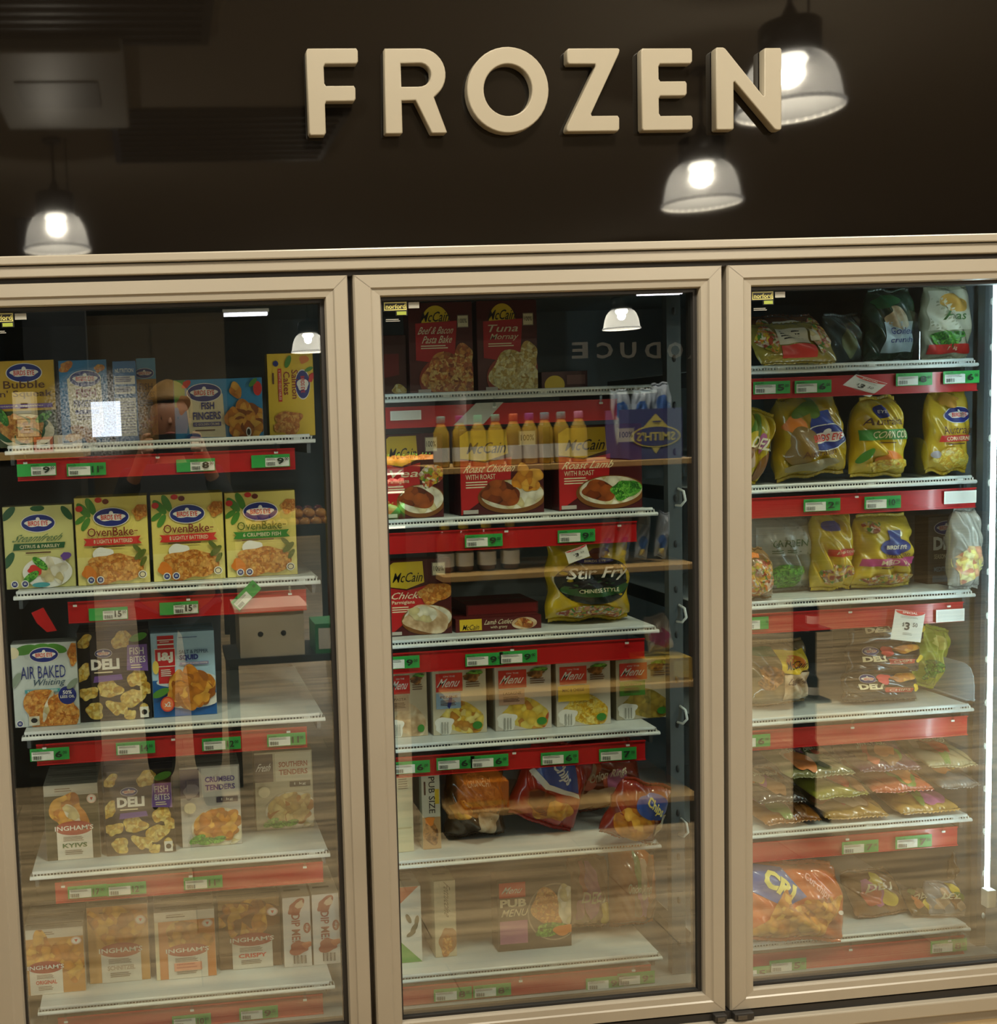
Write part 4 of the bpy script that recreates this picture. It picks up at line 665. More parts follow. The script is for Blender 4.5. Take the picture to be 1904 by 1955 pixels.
def b_crink(A):
    A.poly(P('#2450a0', coat=.6), [(.03, .62), (.02, .97), (.36, .95), (.56, .56), (.34, .40)]); A.text(LYEL, 'CRI', .14, .58, .46, .84, rot=-32, bold=.05); A.text(P('#f0b0a0'), 'Cut chips', .52, .62, .82, .78, rot=-40, bold=.02); pic(A, GOLD, .5, .24, .46, .2, 6, 4); A.blob(GOLD, .70, .44, .14, .12, 9); A.ell(P('#f0e8e0'), .9, .36, .04, .03)
def b_chick(A): A.poly(P('#2c58b0', coat=.6), [(.10, .60), (.30, .96), (.62, .88), (.80, .52), (.40, .50)]); A.text(WHITE, 'Chips', .30, .62, .64, .80, rot=-35, bold=.03); A.poly(WHITE, [(.05, .60), (.10, .66), (.34, .53), (.80, .51), (.84, .46), (.3, .46)]); A.blob(GOLD, .5, .22, .3, .16, 4); A.blob(GRAVY, .3, .3, .2, .12, 5)
def b_roundc(A): A.ell(GOLD, .4, .38, .36, .3); A.ell(P('#2850a8', coat=.6), .62, .74, .34, .20); A.text(LYEL, 'Chips', .44, .66, .84, .84, rot=-25, bold=.03); A.blob(CREAMY, .9, .45, .1, .2, 4)
def b_nug(A): A.blob(BRN, .5, .6, .4, .3, 3); A.blob(GOLD, .2, .45, .16, .14, 4); A.blob(POT, .62, .22, .22, .16, 5); A.text(CRE, 'CRUNCHY', .28, .78, .7, .86)
def b_mix(s):
    def f(A):
        R = random.Random(s); cs = ['#e0c030', '#c8502c', '#6a8a2c', '#b8608c', '#c8a888', '#8a5a2c', '#d8803c']
        for i in range(6): A.blob(P(R.choice(cs), coat=.6), R.uniform(.15, .85), R.uniform(.2, .8), R.uniform(.08, .2), R.uniform(.12, .3), s * 7 + i)
        A.text(CRE, R.choice(['DELI', 'Sweet Potato', 'Super Blend', 'Onion Rings']), .25, .45, .75, .62, bold=.02, slant=.1)
    return f
def b_clearveg(A): A.blob(VEGM, .5, .45, .42, .42, 4); A.rect(ORG, .1, .86, .5, .95)
def b_tray(A): A.rect(RIB, .28, .04, .72, .30); A.rect(P('#d8d0bc', coat=.5), .26, .32, .66, .74); A.lines(BLKP, .30, .40, .62, .68, 4); A.blob(VEGM, .14, .5, .12, .34, 3); A.blob(VEGM, .84, .5, .13, .36, 4); A.rect(CREAMY, .68, .40, .80, .70)
BG1, BG2, BG3, BG4, BG5, BG6 = 'packs on the top right shelf', 'yellow vegetable bags on the second right shelf', 'packs on the third right shelf', 'bags on the fourth right shelf', 'flat bags piled on the fifth right shelf', 'bags on the bottom right shelf'
s1 = shelfz('M3'); bag(1138, 1122, .235, 172, 150, .10, YB_, b_stir, 'yellow stir fry vegetable bag with black and green oval label', 'bags in the middle door', on=s1, seed=4, slump=.6)
bag(1128, 1085, .36, 150, 120, .07, bagmat('#b8a02c'), b_gold, 'yellow bag standing behind the stir fry bag', 'bags in the middle door', on=s1, seed=9)
z5 = shelfz('M5')
bag(918, 1530, .25, 122, 135, .10, bagmat('#5a4228', .12), b_nug, 'clear and brown nugget bag left of the blue and white bag', 'bags in the middle door', on=z5, seed=12, slump=.6, wr=.008)
bag(1068, 1530, .24, 136, 150, .09, RB_, b_chick, 'red chip bag with blue and white panel', 'bags in the middle door', on=z5, rot=(0, .35, 0), seed=15, wr=.008)
bag(1160, 1495, .34, 150, 130, .08, bagmat('#7a2a18'), b_mix(3), 'dark red bag standing behind the chip bags', 'bags in the middle door', on=z5, rot=(0, -.2, 0), seed=17)
bag(1232, 1565, .120, 116, 116, .085, bagmat('#8a2a1c'), b_roundc, 'round yellow and blue chip bag slumped at the shelf end', 'bags in the middle door', on=z5, rot=(.2, .3, 0), seed=19, slump=1)
z6 = shelfz('M6')
bag(1133, 1745, .29, 84, 130, .08, bagmat('#8a5a1c'), b_mix(8), 'brown and gold bag right of the curry carton', 'bags in the middle door', on=z6, seed=22)
bag(1222, 1738, .28, 94, 150, .09, bagmat('#b0621c'), b_mix(9), 'orange bag at the right end of the bottom middle shelf', 'bags in the middle door', on=z6, seed=23, slump=.5)
r1 = shelfz('R1')
b0 = bag(1522, 655, .17, 155, 88, .045, bagmat('#9a8a3c', .12), b_tray, 'red and yellow vegetable tray pack resting on the shelf edge', BG1, on=r1, rot=(-.55, 0, 0), seed=31, wr=.003)
bag(1510, 600, .30, 140, 70, .05, bagmat('#6a3c1c'), b_tray, 'second tray pack lying behind the one on the shelf edge', BG1, on=r1 + .035, rot=(-.3, 0, 0), seed=32, wr=.003)
bag(1622, 635, .30, 80, 90, .06, bagmat('#5c6866', .1), lambda A: A.blob(P('#8a8a5c'), .5, .4, .2, .3, 3), 'grey clear bag in the shadow beside the tray packs', BG1, on=r1, seed=33, slump=.8)
bag(1715, 615, .27, 100, 130, .07, bagmat('#1d3a24'), b_potg, 'dark green and white potato bag behind a clear divider', BG1, on=r1, seed=34, wr=.006)
bag(1822, 608, .25, 98, 135, .06, bagmat('#b8b89c'), b_peas, 'cream and green peas bag with red base', BG1, on=r1, seed=35, wr=.006)
r2 = shelfz('R2')
bag(1452, 825, .22, 66, 130, .08, bagmat('#c8b030'), b_mix(5), 'yellow bag half behind the frame of the right door', BG2, on=r2, rot=(0, .3, 0), seed=41, wr=.009)
bag(1568, 828, .22, 150, 150, .11, bagmat('#b89a28'), b_gold, 'large crumpled gold bag with upright blue patch', BG2, on=r2, rot=(0, -.1, 0), seed=42, wr=.010, slump=.8, top=.3)
bag(1698, 832, .23, 112, 142, .09, YB_, b_cob, 'yellow corn cob bag with green band', BG2, on=r2, seed=43, wr=.008, slump=.6, top=.4)
bag(1824, 818, .235, 86, 150, .06, bagmat('#e0bc38'), b_kern, 'tall yellow corn kernel bag with red band', BG2, on=r2, seed=44, wr=.004)
r3 = shelfz('R3')
bag(1458, 1103, .19, 70, 92, .07, bagmat('#8a6a3c', .12), b_clearveg, 'small clear bag of chopped vegetables at the shelf edge', BG3, on=r3, seed=51, top=.7, slump=.9)
bag(1506, 1060, .27, 128, 135, .08, bagmat('#8c9690', .12), b_pea2, 'grey bag of green peas', BG3, on=r3, seed=52, wr=.007)
bag(1604, 1055, .25, 84, 140, .07, YB_, b_veg2, 'slim yellow bag with red band between grey and mixed vegetables', BG3, on=r3, seed=53, wr=.008)
bag(1706, 1050, .24, 124, 132, .09, bagmat('#d8bc3c'), b_veg, 'yellow mixed vegetable bag with magenta band', BG3, on=r3, seed=54, wr=.008, slump=.5, top=.2)
bag(1860, 1040, .170, 62, 146, .06, bagmat('#9a9890', .1), lambda A: A.blob(food(['#d88a70', '#f0e080', '#f8f0b0', '#e0a080'], 90, .5), .5, .32, .46, .26, 4), 'clear bag of pink and yellow sweets hanging over the shelf end', BG3, on=r3, seed=55, wr=.005, top=.3)
r4 = shelfz('R4')
bag(1503, 1305, .23, 136, 118, .11, bagmat('#8a7450', .12), b_mcf, 'brown and clear vegetable bag with yellow corner label', BG4, on=r4, seed=61, wr=.009, slump=.8)
for i, (z_, lab) in enumerate(((.0, 'lowest of three stacked black and red bags'), (.068, 'middle of three stacked black and red bags'), (.136, 'topmost of three stacked black and red bags'))):
    bag(1695 + 6 * i, 1320, .23, 150, 58, .060, bagmat('#241c18'), b_deli, lab, BG4, on=r4 + z_, rot=(-.15, .03 - .03 * i, 0), seed=63 + i, wr=.003)
bag(1788, 1240, .31, 62, 108, .05, bagmat('#c8cc4c'), lambda A: (A.blob(PEAS, .5, .3, .3, .2, 4), A.blob(LYEL, .5, .8, .3, .1, 5)), 'yellow and green bag with a torn open top', BG4, on=r4, rot=(0, .3, 0), seed=68, wr=.010, top=.2)
r5 = shelfz('R5'); P5 = [(1485, 1560, 118, 0, '#8f5a20', -.9, 'bottom left of the pile'), (1612, 1555, 122, 0, '#a8843c', -1.0, 'bottom middle of the pile'), (1742, 1550, 122, 0, '#b08a3c', -1.0, 'bottom right of the pile'), (1470, 1500, 96, .052, '#2c241c', -.9, 'second layer at the left, black and yellow'), (1578, 1500, 112, .052, '#8a8a2c', -.9, 'second layer, mostly olive'),
    (1698, 1510, 116, .052, '#b8502c', -.9, 'second layer, brown and orange'), (1540, 1455, 128, .104, '#7a7a50', -.8, 'third layer under the price rail at left'), (1672, 1460, 120, .104, '#6a3c4c', -.8, 'third layer, purple and brown'), (1800, 1505, 78, .052, '#7c7a78', -.9, 'right side, silver and purple'), (1790, 1450, 92, .104, '#a89c78', -.9, 'uppermost at the right, pale')]
for i, (px, py, w_, dz, h_, rx, lab) in enumerate(P5):
    bag(px, py, .26, w_, 118, .034, bagmat(h_, .14), b_mix(20 + i), 'flat vegetable bag in the pile, ' + lab, BG5, on=r5 + dz, rot=(-1.38, .0, .05 * (-1) ** i), seed=70 + i, wr=.003)
r6 = shelfz('R6')
bag(1530, 1740, .165, 205, 135, .075, OB_, b_crink, 'orange crinkle chip bag leaning over the bottom right shelf edge', BG6, on=r6 - .004, rot=(-.35, .12, 0), seed=81, wr=.007)
bag(1680, 1750, .27, 112, 80, .05, bagmat('#8a5a2c'), b_mix(31), 'brown bag lying on the bottom right shelf', BG6, on=r6, rot=(-.7, 0, .1), seed=82)
bag(1764, 1768, .245, 50, 50, .035, bagmat('#7a5c30'), b_mix(32), 'small flat brown bag near the shelf end', BG6, on=r6, rot=(-.9, 0, -.1), seed=83)
bag(1815, 1725, .225, 74, 58, .045, bagmat('#a8a4a4', .1), b_mix(33), 'clear and orange bag under the small dark one', BG6, on=r6, rot=(-.5, .1, 0), seed=84)
bag(1838, 1660, .30, 34, 50, .03, bagmat('#6a4a28'), b_mix(34), 'small dark bag standing at the right end', BG6, on=r6 + .045, rot=(0, .2, 0), seed=85)
# clear shelf dividers
for r, x, y0, y1, lab in (('R1', 1643, 612, 676, 'clear divider left of the dark green potato bag'), ('R1', 1754, 590, 676, 'clear divider right of the dark green potato bag'), ('R2', 1770, 835, 902, 'clear rounded divider beside the corn kernel bag'), ('R4', 1858, 1270, 1345, 'milky divider at the right end of the fourth right shelf')):
    z0 = shelfz(r); a = at(x, y0, .22); M = Mesh(); D_ = .30; H_ = a.z - z0
    m_ = CLR if 'clear' in lab else (mat('#b8c8d4', rough=.3, alpha=.6) if 'milky' in lab else mat('#1c1f22', rough=.3))
    pts = [(0, 0), (D_, 0), (D_, H_), (.03, H_), (.012, H_ - .008), (.003, H_ - .025), (0, H_ - .05)]; n = len(pts)
    M.add([(-.001, y, z) for y, z in pts] + [(.001, y, z) for y, z in pts], [list(range(n)), list(range(2 * n - 1, n - 1, -1))] + [(i, (i + 1) % n, n + (i + 1) % n, n + i) for i in range(n)], m_)
    M.box(-.012, .012, .01, D_ - .01, 0, .0015, m_)
    M.build('shelf_divider', None, (a.x, .215, z0), (0, 0, 0), lab, 'shelf divider', 'shelf dividers in the right door')

# --- price tickets in the rails
TG, TW, TK = mat('#2f9e48', rough=.4), mat('#e4e6de', rough=.4), mat('#1a2a1c')
def ticket(px, py, price, lab, flip=False, white=False, wpx=74, hpx=24, tilt=0., Y=.1868):
    c = at(px, py, Y); d = (c - CAM).dot(FW) / FPX; W, H = wpx * d, hpx * d; M = Mesh(); M.box(-W / 2, W / 2, 0, .0008, -H / 2, H / 2, TG if not white else TW)
    A = Art(M, lambda u, v, h: (-W / 2 + W * u, -h, -H / 2 + H * v), W, H)
    if white: A.rect(P('#d6d6d0'), .05, .1, .95, .9)
    else:
        a, b = (.36, .98) if flip else (.04, .60); A.rect(TW, a, .05, b, .74); A.lines(GREY, a + .03, .50, (b - .06 if not flip else a + .28), .70, 2, 5)
        for i in range(9): A.rect(TK, a + .03 + i * .026, .12, a + .04 + i * .026 + .006 * (i % 2), .42)
        p0 = .64 if not flip else .66
        A.text(TK, price, p0, .22, p0 + .18, .74, bold=.03); A.text(TK, '00', p0 + .20, .50, p0 + .30, .74, bold=.02); A.text(TK, 'each', a, .80, a + .2, .94)
    M.build('price_ticket', None, c, (0, tilt, 0), lab, 'price ticket', 'price tickets in the red shelf rails', fix=False)
for t in ((70, 897, '9', 'under the gold and green carton', 1), (165, 896, '11', 'priced 11, under the blue carton of fish fingers', 0), (374, 888, '8', 'under the wide low blue fish finger carton', 1), (517, 880, '9', 'under the tall yellow salmon carton', 1),
          (207, 1172, '15', 'priced 15, under the left yellow battered fish carton', 1), (342, 1161, '15', 'priced 15, under the right yellow battered fish carton', 1), (95, 1440, '6', 'under the pale blue air baked carton', 0), (259, 1428, '14', 'priced 14, under the third-shelf fish bites', 0), (423, 1420, '12', 'right of the one priced 14', 0), (547, 1412, '11', 'at the right end of the third left rail', 0),
          (167, 1702, '17', 'leftmost on the fourth left rail', 0), (242, 1697, '12', 'second on the fourth left rail', 0), (388, 1685, '11', 'under the crumbed tenders', 0), (366, 1949, '10', 'at the bottom edge under the orange chicken carton', 0), (494, 1934, '9', 'at the bottom edge under the nugget carton', 0),
          (924, 1032, '9', 'priced 9, above the flat cutlet cartons', 0), (1101, 1023, '9', 'above the stir fry bag', 0), (765, 1265, '9', 'priced 9, beside the left frame above the beige meal carton', 0), (925, 1259, '9', 'priced 9, left of two touching tickets', 0), (990, 1254, '9', 'priced 9, right of two touching tickets', 0),
          (785, 1465, '6', 'priced 6, above the sideways pub size carton', 0), (870, 1457, '6', 'second on the fourth middle rail', 0), (935, 1453, '6', 'third on the fourth middle rail', 0), (1069, 1447, '6', 'priced 6, above the red chip bag', 0), (1180, 1440, '7', 'last on the fourth middle rail', 0),
          (865, 1898, '8', 'first on the bottom middle rail', 0), (940, 1891, '8', 'second on the bottom middle rail', 0), (1155, 1877, '9', 'third on the bottom middle rail', 0), (1215, 1868, '9', 'last on the bottom middle rail', 0),
          (1474, 740, '5', 'leftmost on the top right rail', 0), (1553, 738, '6', 'second on the top right rail', 0), (1746, 724, '8', 'priced 8, under the potato bag', 0), (1836, 720, '6', 'at the right end of the top right rail', 0),
          (1570, 964, '2', 'under the gold bag with the blue patch', 0), (1686, 959, '10', 'priced 10, under the corn cob bag', 0), (1436, 1415, '6', 'priced 6, cut by the right door frame', 0), (1643, 1617, '7', 'in the middle of the fifth right rail', 0), (1745, 1607, '7', 'right of centre on the fifth right rail', 0),
          (1505, 1843, '5', 'under the orange crinkle chip bag', 0), (1438, 1858, '5', 'green, low against the right door frame', 0), (1812, 1806, '8', 'at the right end of the bottom right rail', 0)):
    ticket(t[0], t[1], t[2], 'green price ticket ' + t[3], bool(t[4]))
ticket(1834, 949, '', 'blank white ticket at the right end of the second right rail', white=True, wpx=66); ticket(1815, 1175, '', 'blank white ticket at the right end of the third right rail', white=True, wpx=58); ticket(1447, 1190, '', 'yellow and green card beside the right door frame', wpx=44); ticket(775, 793, '', 'white curved ticket under the top middle rail', white=True, wpx=60, hpx=18)
ticket(470, 1137, '', 'green ticket hanging loose and tilted on the second left rail', wpx=60, tilt=-.75)
def card(px, py, w_, h_, tilt, lab, rx=0.):
    c = at(px, py, .180); d = (c - CAM).dot(FW) / FPX; W, H = w_ * d, h_ * d; M = Mesh(); M.box(-W / 2, W / 2, 0, .0008, -H / 2, H / 2, TW)
    A = Art(M, lambda u, v, h: (-W / 2 + W * u, -h, -H / 2 + H * v), W, H); A.ell(RIB, .5, 1.0, .5, .16, lambda a: 1 if math.sin(a) <= 0 else .0); A.text(WHITE, 'SPECIAL', .25, .90, .75, .97, bold=.02); A.text(BLKP, '$', .30, .46, .36, .60); A.text(BLKP, '3', .38, .36, .55, .62, bold=.03); A.text(BLKP, '50', .64, .48, .80, .62); A.lines(GREY, .35, .18, .7, .28, 2); A.lines(GREY, .2, .74, .85, .82, 2)
    M.build('price_card', None, c, (rx, tilt, 0), lab, 'price card', 'white cards showing 3.50', fix=False)
card(1734, 1195, 62, 58, .16, 'white card priced 3.50 hanging tilted over the stacked bags'); card(1648, 737, 66, 46, .3, 'white card priced 3.50 folded over the top right rail', rx=1.0); card(1103, 1058, 44, 24, -.3, 'small white card stuck to the top of the stir fry bag')
# ------------------------------------------------------------------ the shop across the aisle, seen only mirrored in the doors
WOODB = mat('#c8a468', rough=.5, noise=.15, scale=14); DK = mat('#1e1b18', rough=.6)
def ppm(D): return (D + 2.0) / FPX     # metres per pixel of a mirrored thing
D0 = 1.65
def rx_(px, py=1000, D=D0): return rp(px, py, D).x
def rz_(py, px=1090, D=D0): return rp(px, py, D).z
XA, XB = rx_(850), rx_(1345); LV = [rz_(885), rz_(1092), rz_(1322), rz_(1545)]
rack = empty('display_rack', ((XA + XB) / 2, -D0 - .2, 0), label='timber shelf rack of juices and snacks mirrored in the middle door', cat='display rack'); RO = Vector(((XA + XB) / 2, -D0 - .2, 0))
def rpart(M, n): return M.build(n, rack, tuple(-RO))
for z in LV: M = Mesh(); M.box(XA, XB, -D0 - .42, -D0, z - .022, z, WOODB, bev=.003); rpart(M, 'shelf_board')
M = Mesh(); M.box(XA, XB, -D0 - .44, -D0 - .42, .02, LV[0] + .02, DK); rpart(M, 'back_panel')
for x in (XA - .03, XB): M = Mesh(); M.box(x, x + .03, -D0 - .44, -D0 - .1, 0, LV[0] + .0, DK); rpart(M, 'end_panel')
M = Mesh(); M.box(XA, XB, -D0 - .42, -D0 - .02, .0, .10, DK); rpart(M, 'plinth')
JU = mat('#c4a242', rough=.12, coat=.4, noise=.15, scale=8)
def bottle(x, y, z, cap, lab, juice=JU, s=1., grp='juice bottles on the timber rack'):
    s *= .8 if s == 1. else 1.
    M = Mesh(); M.lathe([(.001, 0), (.033, .001), (.037, .008), (.037, .115), (.034, .135), (.020, .160), (.016, .168), (.016, .176), (.001, .177)], juice, n=24, cap=False); o = M.build('juice_bottle', None, (x, y, z), (0, 0, 0), lab, 'juice bottle', grp); o.scale = (s, s, s * (1.2 if .79 < s < .81 else 1))
    M = Mesh(); M.lathe([(.0185, .168), (.0195, .170), (.0195, .192), (.017, .195), (.001, .195)], cap, n=24, cap=False); M.build('cap', o)
    M = Mesh(); M.lathe([(.0375, .022), (.0375, .075)], WHITE, n=24, cap=False); M.build('paper_label', o)
caps = [('#2fa8a0', 'turquoise'), ('#8a4a8c', 'purple'), ('#2fa070', 'green'), ('#38b09c', 'turquoise'), ('#c86a3c', 'orange'), ('#7a4a9c', 'purple'), ('#2f9aa8', 'teal'), ('#3aa0a0', 'teal'), ('#b888b0', 'pink')]
for i, (px, (c, nm)) in enumerate(zip((862, 899, 934, 968, 1003, 1034, 1064, 1096, 1130), caps)):
    bottle(rx_(px), -D0 - .06, LV[0] + .001, mat(c, rough=.35), 'mirrored juice bottle with %s cap, %s from the left on the rack' % (nm, ['first', 'second', 'third', 'fourth', 'fifth', 'sixth', 'seventh', 'eighth', 'ninth'][i]))
for i, px in enumerate((872, 910, 955, 1002)): bottle(rx_(px), -D0 - .12, LV[1] + .001, mat('#e8c830', rough=.4), 'mirrored brown bottle with yellow cap, %s on the second board' % ['first', 'second', 'third', 'fourth'][i], mat('#5a3418', rough=.15, coat=.5), .95, 'brown bottles on the second board')
def facing_art(M, W, H, D, cx=0): return Art(M, lambda u, v, h: (cx + W / 2 - W * u, D + h, H * v), W, H, lift=.0006, step=.0006)
# chip display box
W, H = .205, .185; M = Mesh(); VIO = mat('#4a4a8c', rough=.6)
M.box(-W / 2, W / 2, .0, .004, 0, H, VIO); M.box(-W / 2, W / 2, -.20, -.196, 0, H, VIO); M.box(-W / 2, -W / 2 + .004, -.2, .0, 0, H, VIO); M.box(W / 2 - .004, W / 2, -.2, .0, 0, H, VIO); M.box(-W / 2, W / 2, -.2, 0, 0, .004, VIO)
A = facing_art(M, W, H, .004); A.poly(LYEL, [(.5, .90), (.74, .60), (.5, .30 - .18), (.26, .60)] if False else [(.5, .90), (.78, .58), (.5, .10), (.22, .58)]); A.ell(LYEL, .5, .45, .46, .22); A.ell(VIO, .5, .45, .43, .19); A.text(LYEL, "SMITH'S", .14, .36, .86, .54, bold=.02); A.lines(VIO, .4, .7, .6, .76, 1)
zb = LV[0] + .001; cb = M.build('snack_display_box', None, (rx_(1268), -D0 - .015, zb), (0, 0, 0), 'violet cardboard chip box with yellow emblem, mirrored at the right of the middle door', 'display box', fix=False)
def rbag(x, y, z, W, H, T, m, art, lab, grp, rot=(0, 0, 0), seed=1):
    o = bag(900, 900, .3, 10, 10, T, m, art, lab, grp, seed=seed, size=(W, H), wr=.006, name='chip_packet', cat='chip packet'); o.location = (x, y, z + H / 2 + .022); o.rotation_euler = (rot[0], rot[1], math.pi + rot[2]); return o
SLV = bagmat('#b8c4d4', .15)
for i, (px, rr) in enumerate(((1228, .15), (1262, -.1), (1306, .1))): rbag(rx_(px), -D0 - .11, LV[0] + .03 + (.02 if i == 2 else 0), .075, .20, .03, SLV, lambda A: A.blob(P('#3c6ab8', coat=.6), .5, .6, .3, .25, 4), 'mirrored blue and silver packet in the violet box, %s' % ['left one', 'middle one', 'right one'][i], 'chip packets in the violet box', (0, rr, 0), 90 + i)
for i, px in enumerate((1192, 1225, 1262, 1300)): rbag(rx_(px), -D0 - .10, LV[1], .05, .16, .03, SLV, lambda A: (A.blob(P('#3c6ab8', coat=.6), .5, .3, .3, .2, 4), A.blob(LYEL, .5, .1, .2, .06, 5)), 'mirrored silver packet leaning on the second board, %s' % ['first', 'second', 'third', 'fourth'][i], 'silver packets on the second board', (-.2, -.22, 0), 94 + i)
rbag(rx_(1285), -D0 - .08, LV[2] + .085, .10, .13, .04, bagmat('#d8d4d0'), lambda A: (A.blob(P('#c0287c', coat=.6), .5, .4, .36, .3, 4), A.rect(WHITE, .4, .55, .6, .95)), 'mirrored pink and white packet on the yellow boxes', None, (0, .2, 0), 99)
M = Mesh(); M.box(-.09, .09, -.14, 0, 0, .085, mat('#c8a83c', rough=.5)); A = facing_art(M, .18, .085, 0); A.rect(P('#e0cc70'), .08, .12, .4, .88); A.lines(BROWN, .5, .2, .9, .8, 4); M.build('biscuit_box', None, (rx_(1292), -D0 - .02, LV[2] + .001), (0, 0, 0), 'mirrored yellow box on the third board of the timber rack', 'box', fix=False)
M = Mesh(); M.box(-.085, .085, -.16, 0, 0, .10, mat('#f08a1c', rough=.5)); A = facing_art(M, .17, .10, 0); A.rect(P('#f4b23c'), .05, .1, .95, .3); M.build('snack_carton', None, (rx_(928), -D0 - .02, LV[3] + .001), (0, 0, 0), 'mirrored bright orange carton on the lowest board of the timber rack', 'carton', fix=False)

# lit produce case further back
DC = 3.2; pc = empty('produce_case', (rx_(800, 950, DC), -DC - .3, 0), label='lit produce case with green and orange rows mirrored beside the middle door frame', cat='produce case'); PO = Vector(pc.location)
xa, xb = rx_(690, 950, DC), rx_(905, 950, DC); tz = [rz_(p, 800, DC) for p in (897, 930, 992)]
M = Mesh(); M.box(xa, xb, -DC - .7, -DC - .66, 0, 1.75, DK); M.box(xa - .03, xa, -DC - .7, -DC - .05, 0, 1.75, DK); M.box(xb, xb + .03, -DC - .7, -DC - .05, 0, 1.75, DK); M.box(xa, xb, -DC - .7, -DC - .1, 1.72, 1.75, DK); M.build('case_body', pc, tuple(-PO))
for i, z in enumerate(tz):
    M = Mesh(); M.box(xa, xb, -DC - .62 + .12 * i, -DC - .18 + .16 * i, z - .02, z, STEEL); t_ = M.build('tier', pc, tuple(-PO)); M = Mesh(); M.box(xa + .02, xb - .02, -DC - .2 + .16 * i, -DC - .17 + .16 * i, z - .030, z - .021, mat('#fff2d8', emit=3)); M.build('tier_light', t_)
l = bpy.data.lights.new('case_light', 'AREA'); l.shape = 'RECTANGLE'; l.size = xb - xa - .1; l.size_y = .05; l.energy = 16; l.color = (1, .95, .85); o = bpy.data.objects.new('case_light', l); S.collection.objects.link(o); o.parent = pc; o.location = Vector(((xa + xb) / 2, -DC - .05, 1.7)) - PO; o.rotation_euler = (-.35, 0, 0)
def ball(m, r, sq=.85, name='orange', stem=None):
    M = Mesh(); M.lathe([(.001, -r * sq)] + [(r * math.sin(math.pi * i / 8) * (1 if i < 5 else 1.03), -r * sq * math.cos(math.pi * i / 8)) for i in range(1, 8)] + [(.001, r * sq)], m, n=14, cap=False); o = M.build(name)
    if stem: M = Mesh(); M.tube([(0, 0, r * sq * .9), (.004, 0, r * sq * 1.3)], .004, stem, 6); M.build('stem', o)
    return o
def dupe(o, loc, rot, lab, grp, cat):
    c = o.copy(); S.collection.objects.link(c); c.location = loc; c.rotation_euler = (rot, rot * .7, rot * 2)
    for ch in o.children: d = ch.copy(); S.collection.objects.link(d); d.parent = c
    return tag(c, lab, cat, grp)
def heap(proto, n, x0, x1, y0, y1, z, r, lab, grp, cat, seed):
    R = random.Random(seed); k = 0; cols = max(1, int((x1 - x0) / (2.05 * r))); rows = max(1, int((y1 - y0) / (2.05 * r))); lay = 0
    while k < n:
        for j in range(rows - lay):
            for i in range(cols - lay):
                if k >= n: break
                p = (x0 + r * (1 + lay) + i * 2.05 * r + R.uniform(-.05, .05) * r, y1 - r * (1 + lay) - j * 2.05 * r, z + r * 1.01 + lay * r * 1.45)
                dupe(proto, p, R.uniform(-.3, .3), lab, grp, cat); k += 1
        lay += 1
        if lay >= min(rows, cols): break
    for ch in list(proto.children): bpy.data.objects.remove(ch)
    bpy.data.objects.remove(proto)
heap(ball(mat('#f0a050', rough=.4, coat=.3), .036, name='orange', stem=LEAF), 24, xa + .02, xb - .02, -DC - .58, -DC - .18, tz[0], .036, 'orange in the top row of the lit produce case', 'oranges in the produce case', 'orange', 1)
heap(ball(mat('#d86a60', rough=.4, coat=.3), .024, .8, name='tomato'), 24, xa + .02, xb - .02, -DC - .44, -DC - .02, tz[1], .024, 'red tomato in the middle row of the lit produce case', 'tomatoes in the produce case', 'tomato', 2)
heap(ball(mat('#4ad060', rough=.35, coat=.4), .042, 1.0, name='green_pepper', stem=LEAF), 22, xa + .02, xb - .02, -DC - .34, -DC + .12, tz[2], .042, 'bright green pepper in the lowest row of the lit produce case', 'green peppers in the produce case', 'pepper', 3)
# table heaped with golden onions
DT = 5.2; ta, tb = rx_(440, 990, DT), rx_(650, 990, DT); zt = rz_(1012, 550, DT); tab = empty('produce_table', ((ta + tb) / 2, -DT - .3, 0), label='dark produce table heaped with golden onions mirrored in the left door', cat='table'); TO = Vector(tab.location)
M = Mesh(); M.box(ta - .05, tb + .05, -DT - .75, -DT, zt - .05, zt, WOODB); M.build('tabletop', tab, tuple(-TO)); 
for x in (ta, tb):
    for y in (-DT - .7, -DT - .05): M = Mesh(); M.box(x - .03, x + .03, y - .03, y + .03, 0, zt - .05, DK); M.build('leg', tab, tuple(-TO))
M = Mesh(); M.box(ta - .05, tb + .05, -DT, -DT + .015, zt - .05, zt + .03, DK); M.build('front_rail', tab, tuple(-TO))
heap(ball(mat('#d89a48', rough=.35, coat=.4, noise=.2), .040, name='onion', stem=BROWN), 60, ta + .0, tb, -DT - .5, -DT - .02, zt, .040, 'golden onion heaped on the mirrored produce table', 'golden onions on the produce table', 'onion', 4)
heap(ball(mat('#6a1c24', rough=.3, coat=.5), .036, name='plum'), 24, tb - .28, tb + .04, -DT - .74, -DT - .52, zt, .036, 'dark red plum at the back of the mirrored produce table', 'dark plums on the produce table', 'plum', 5)
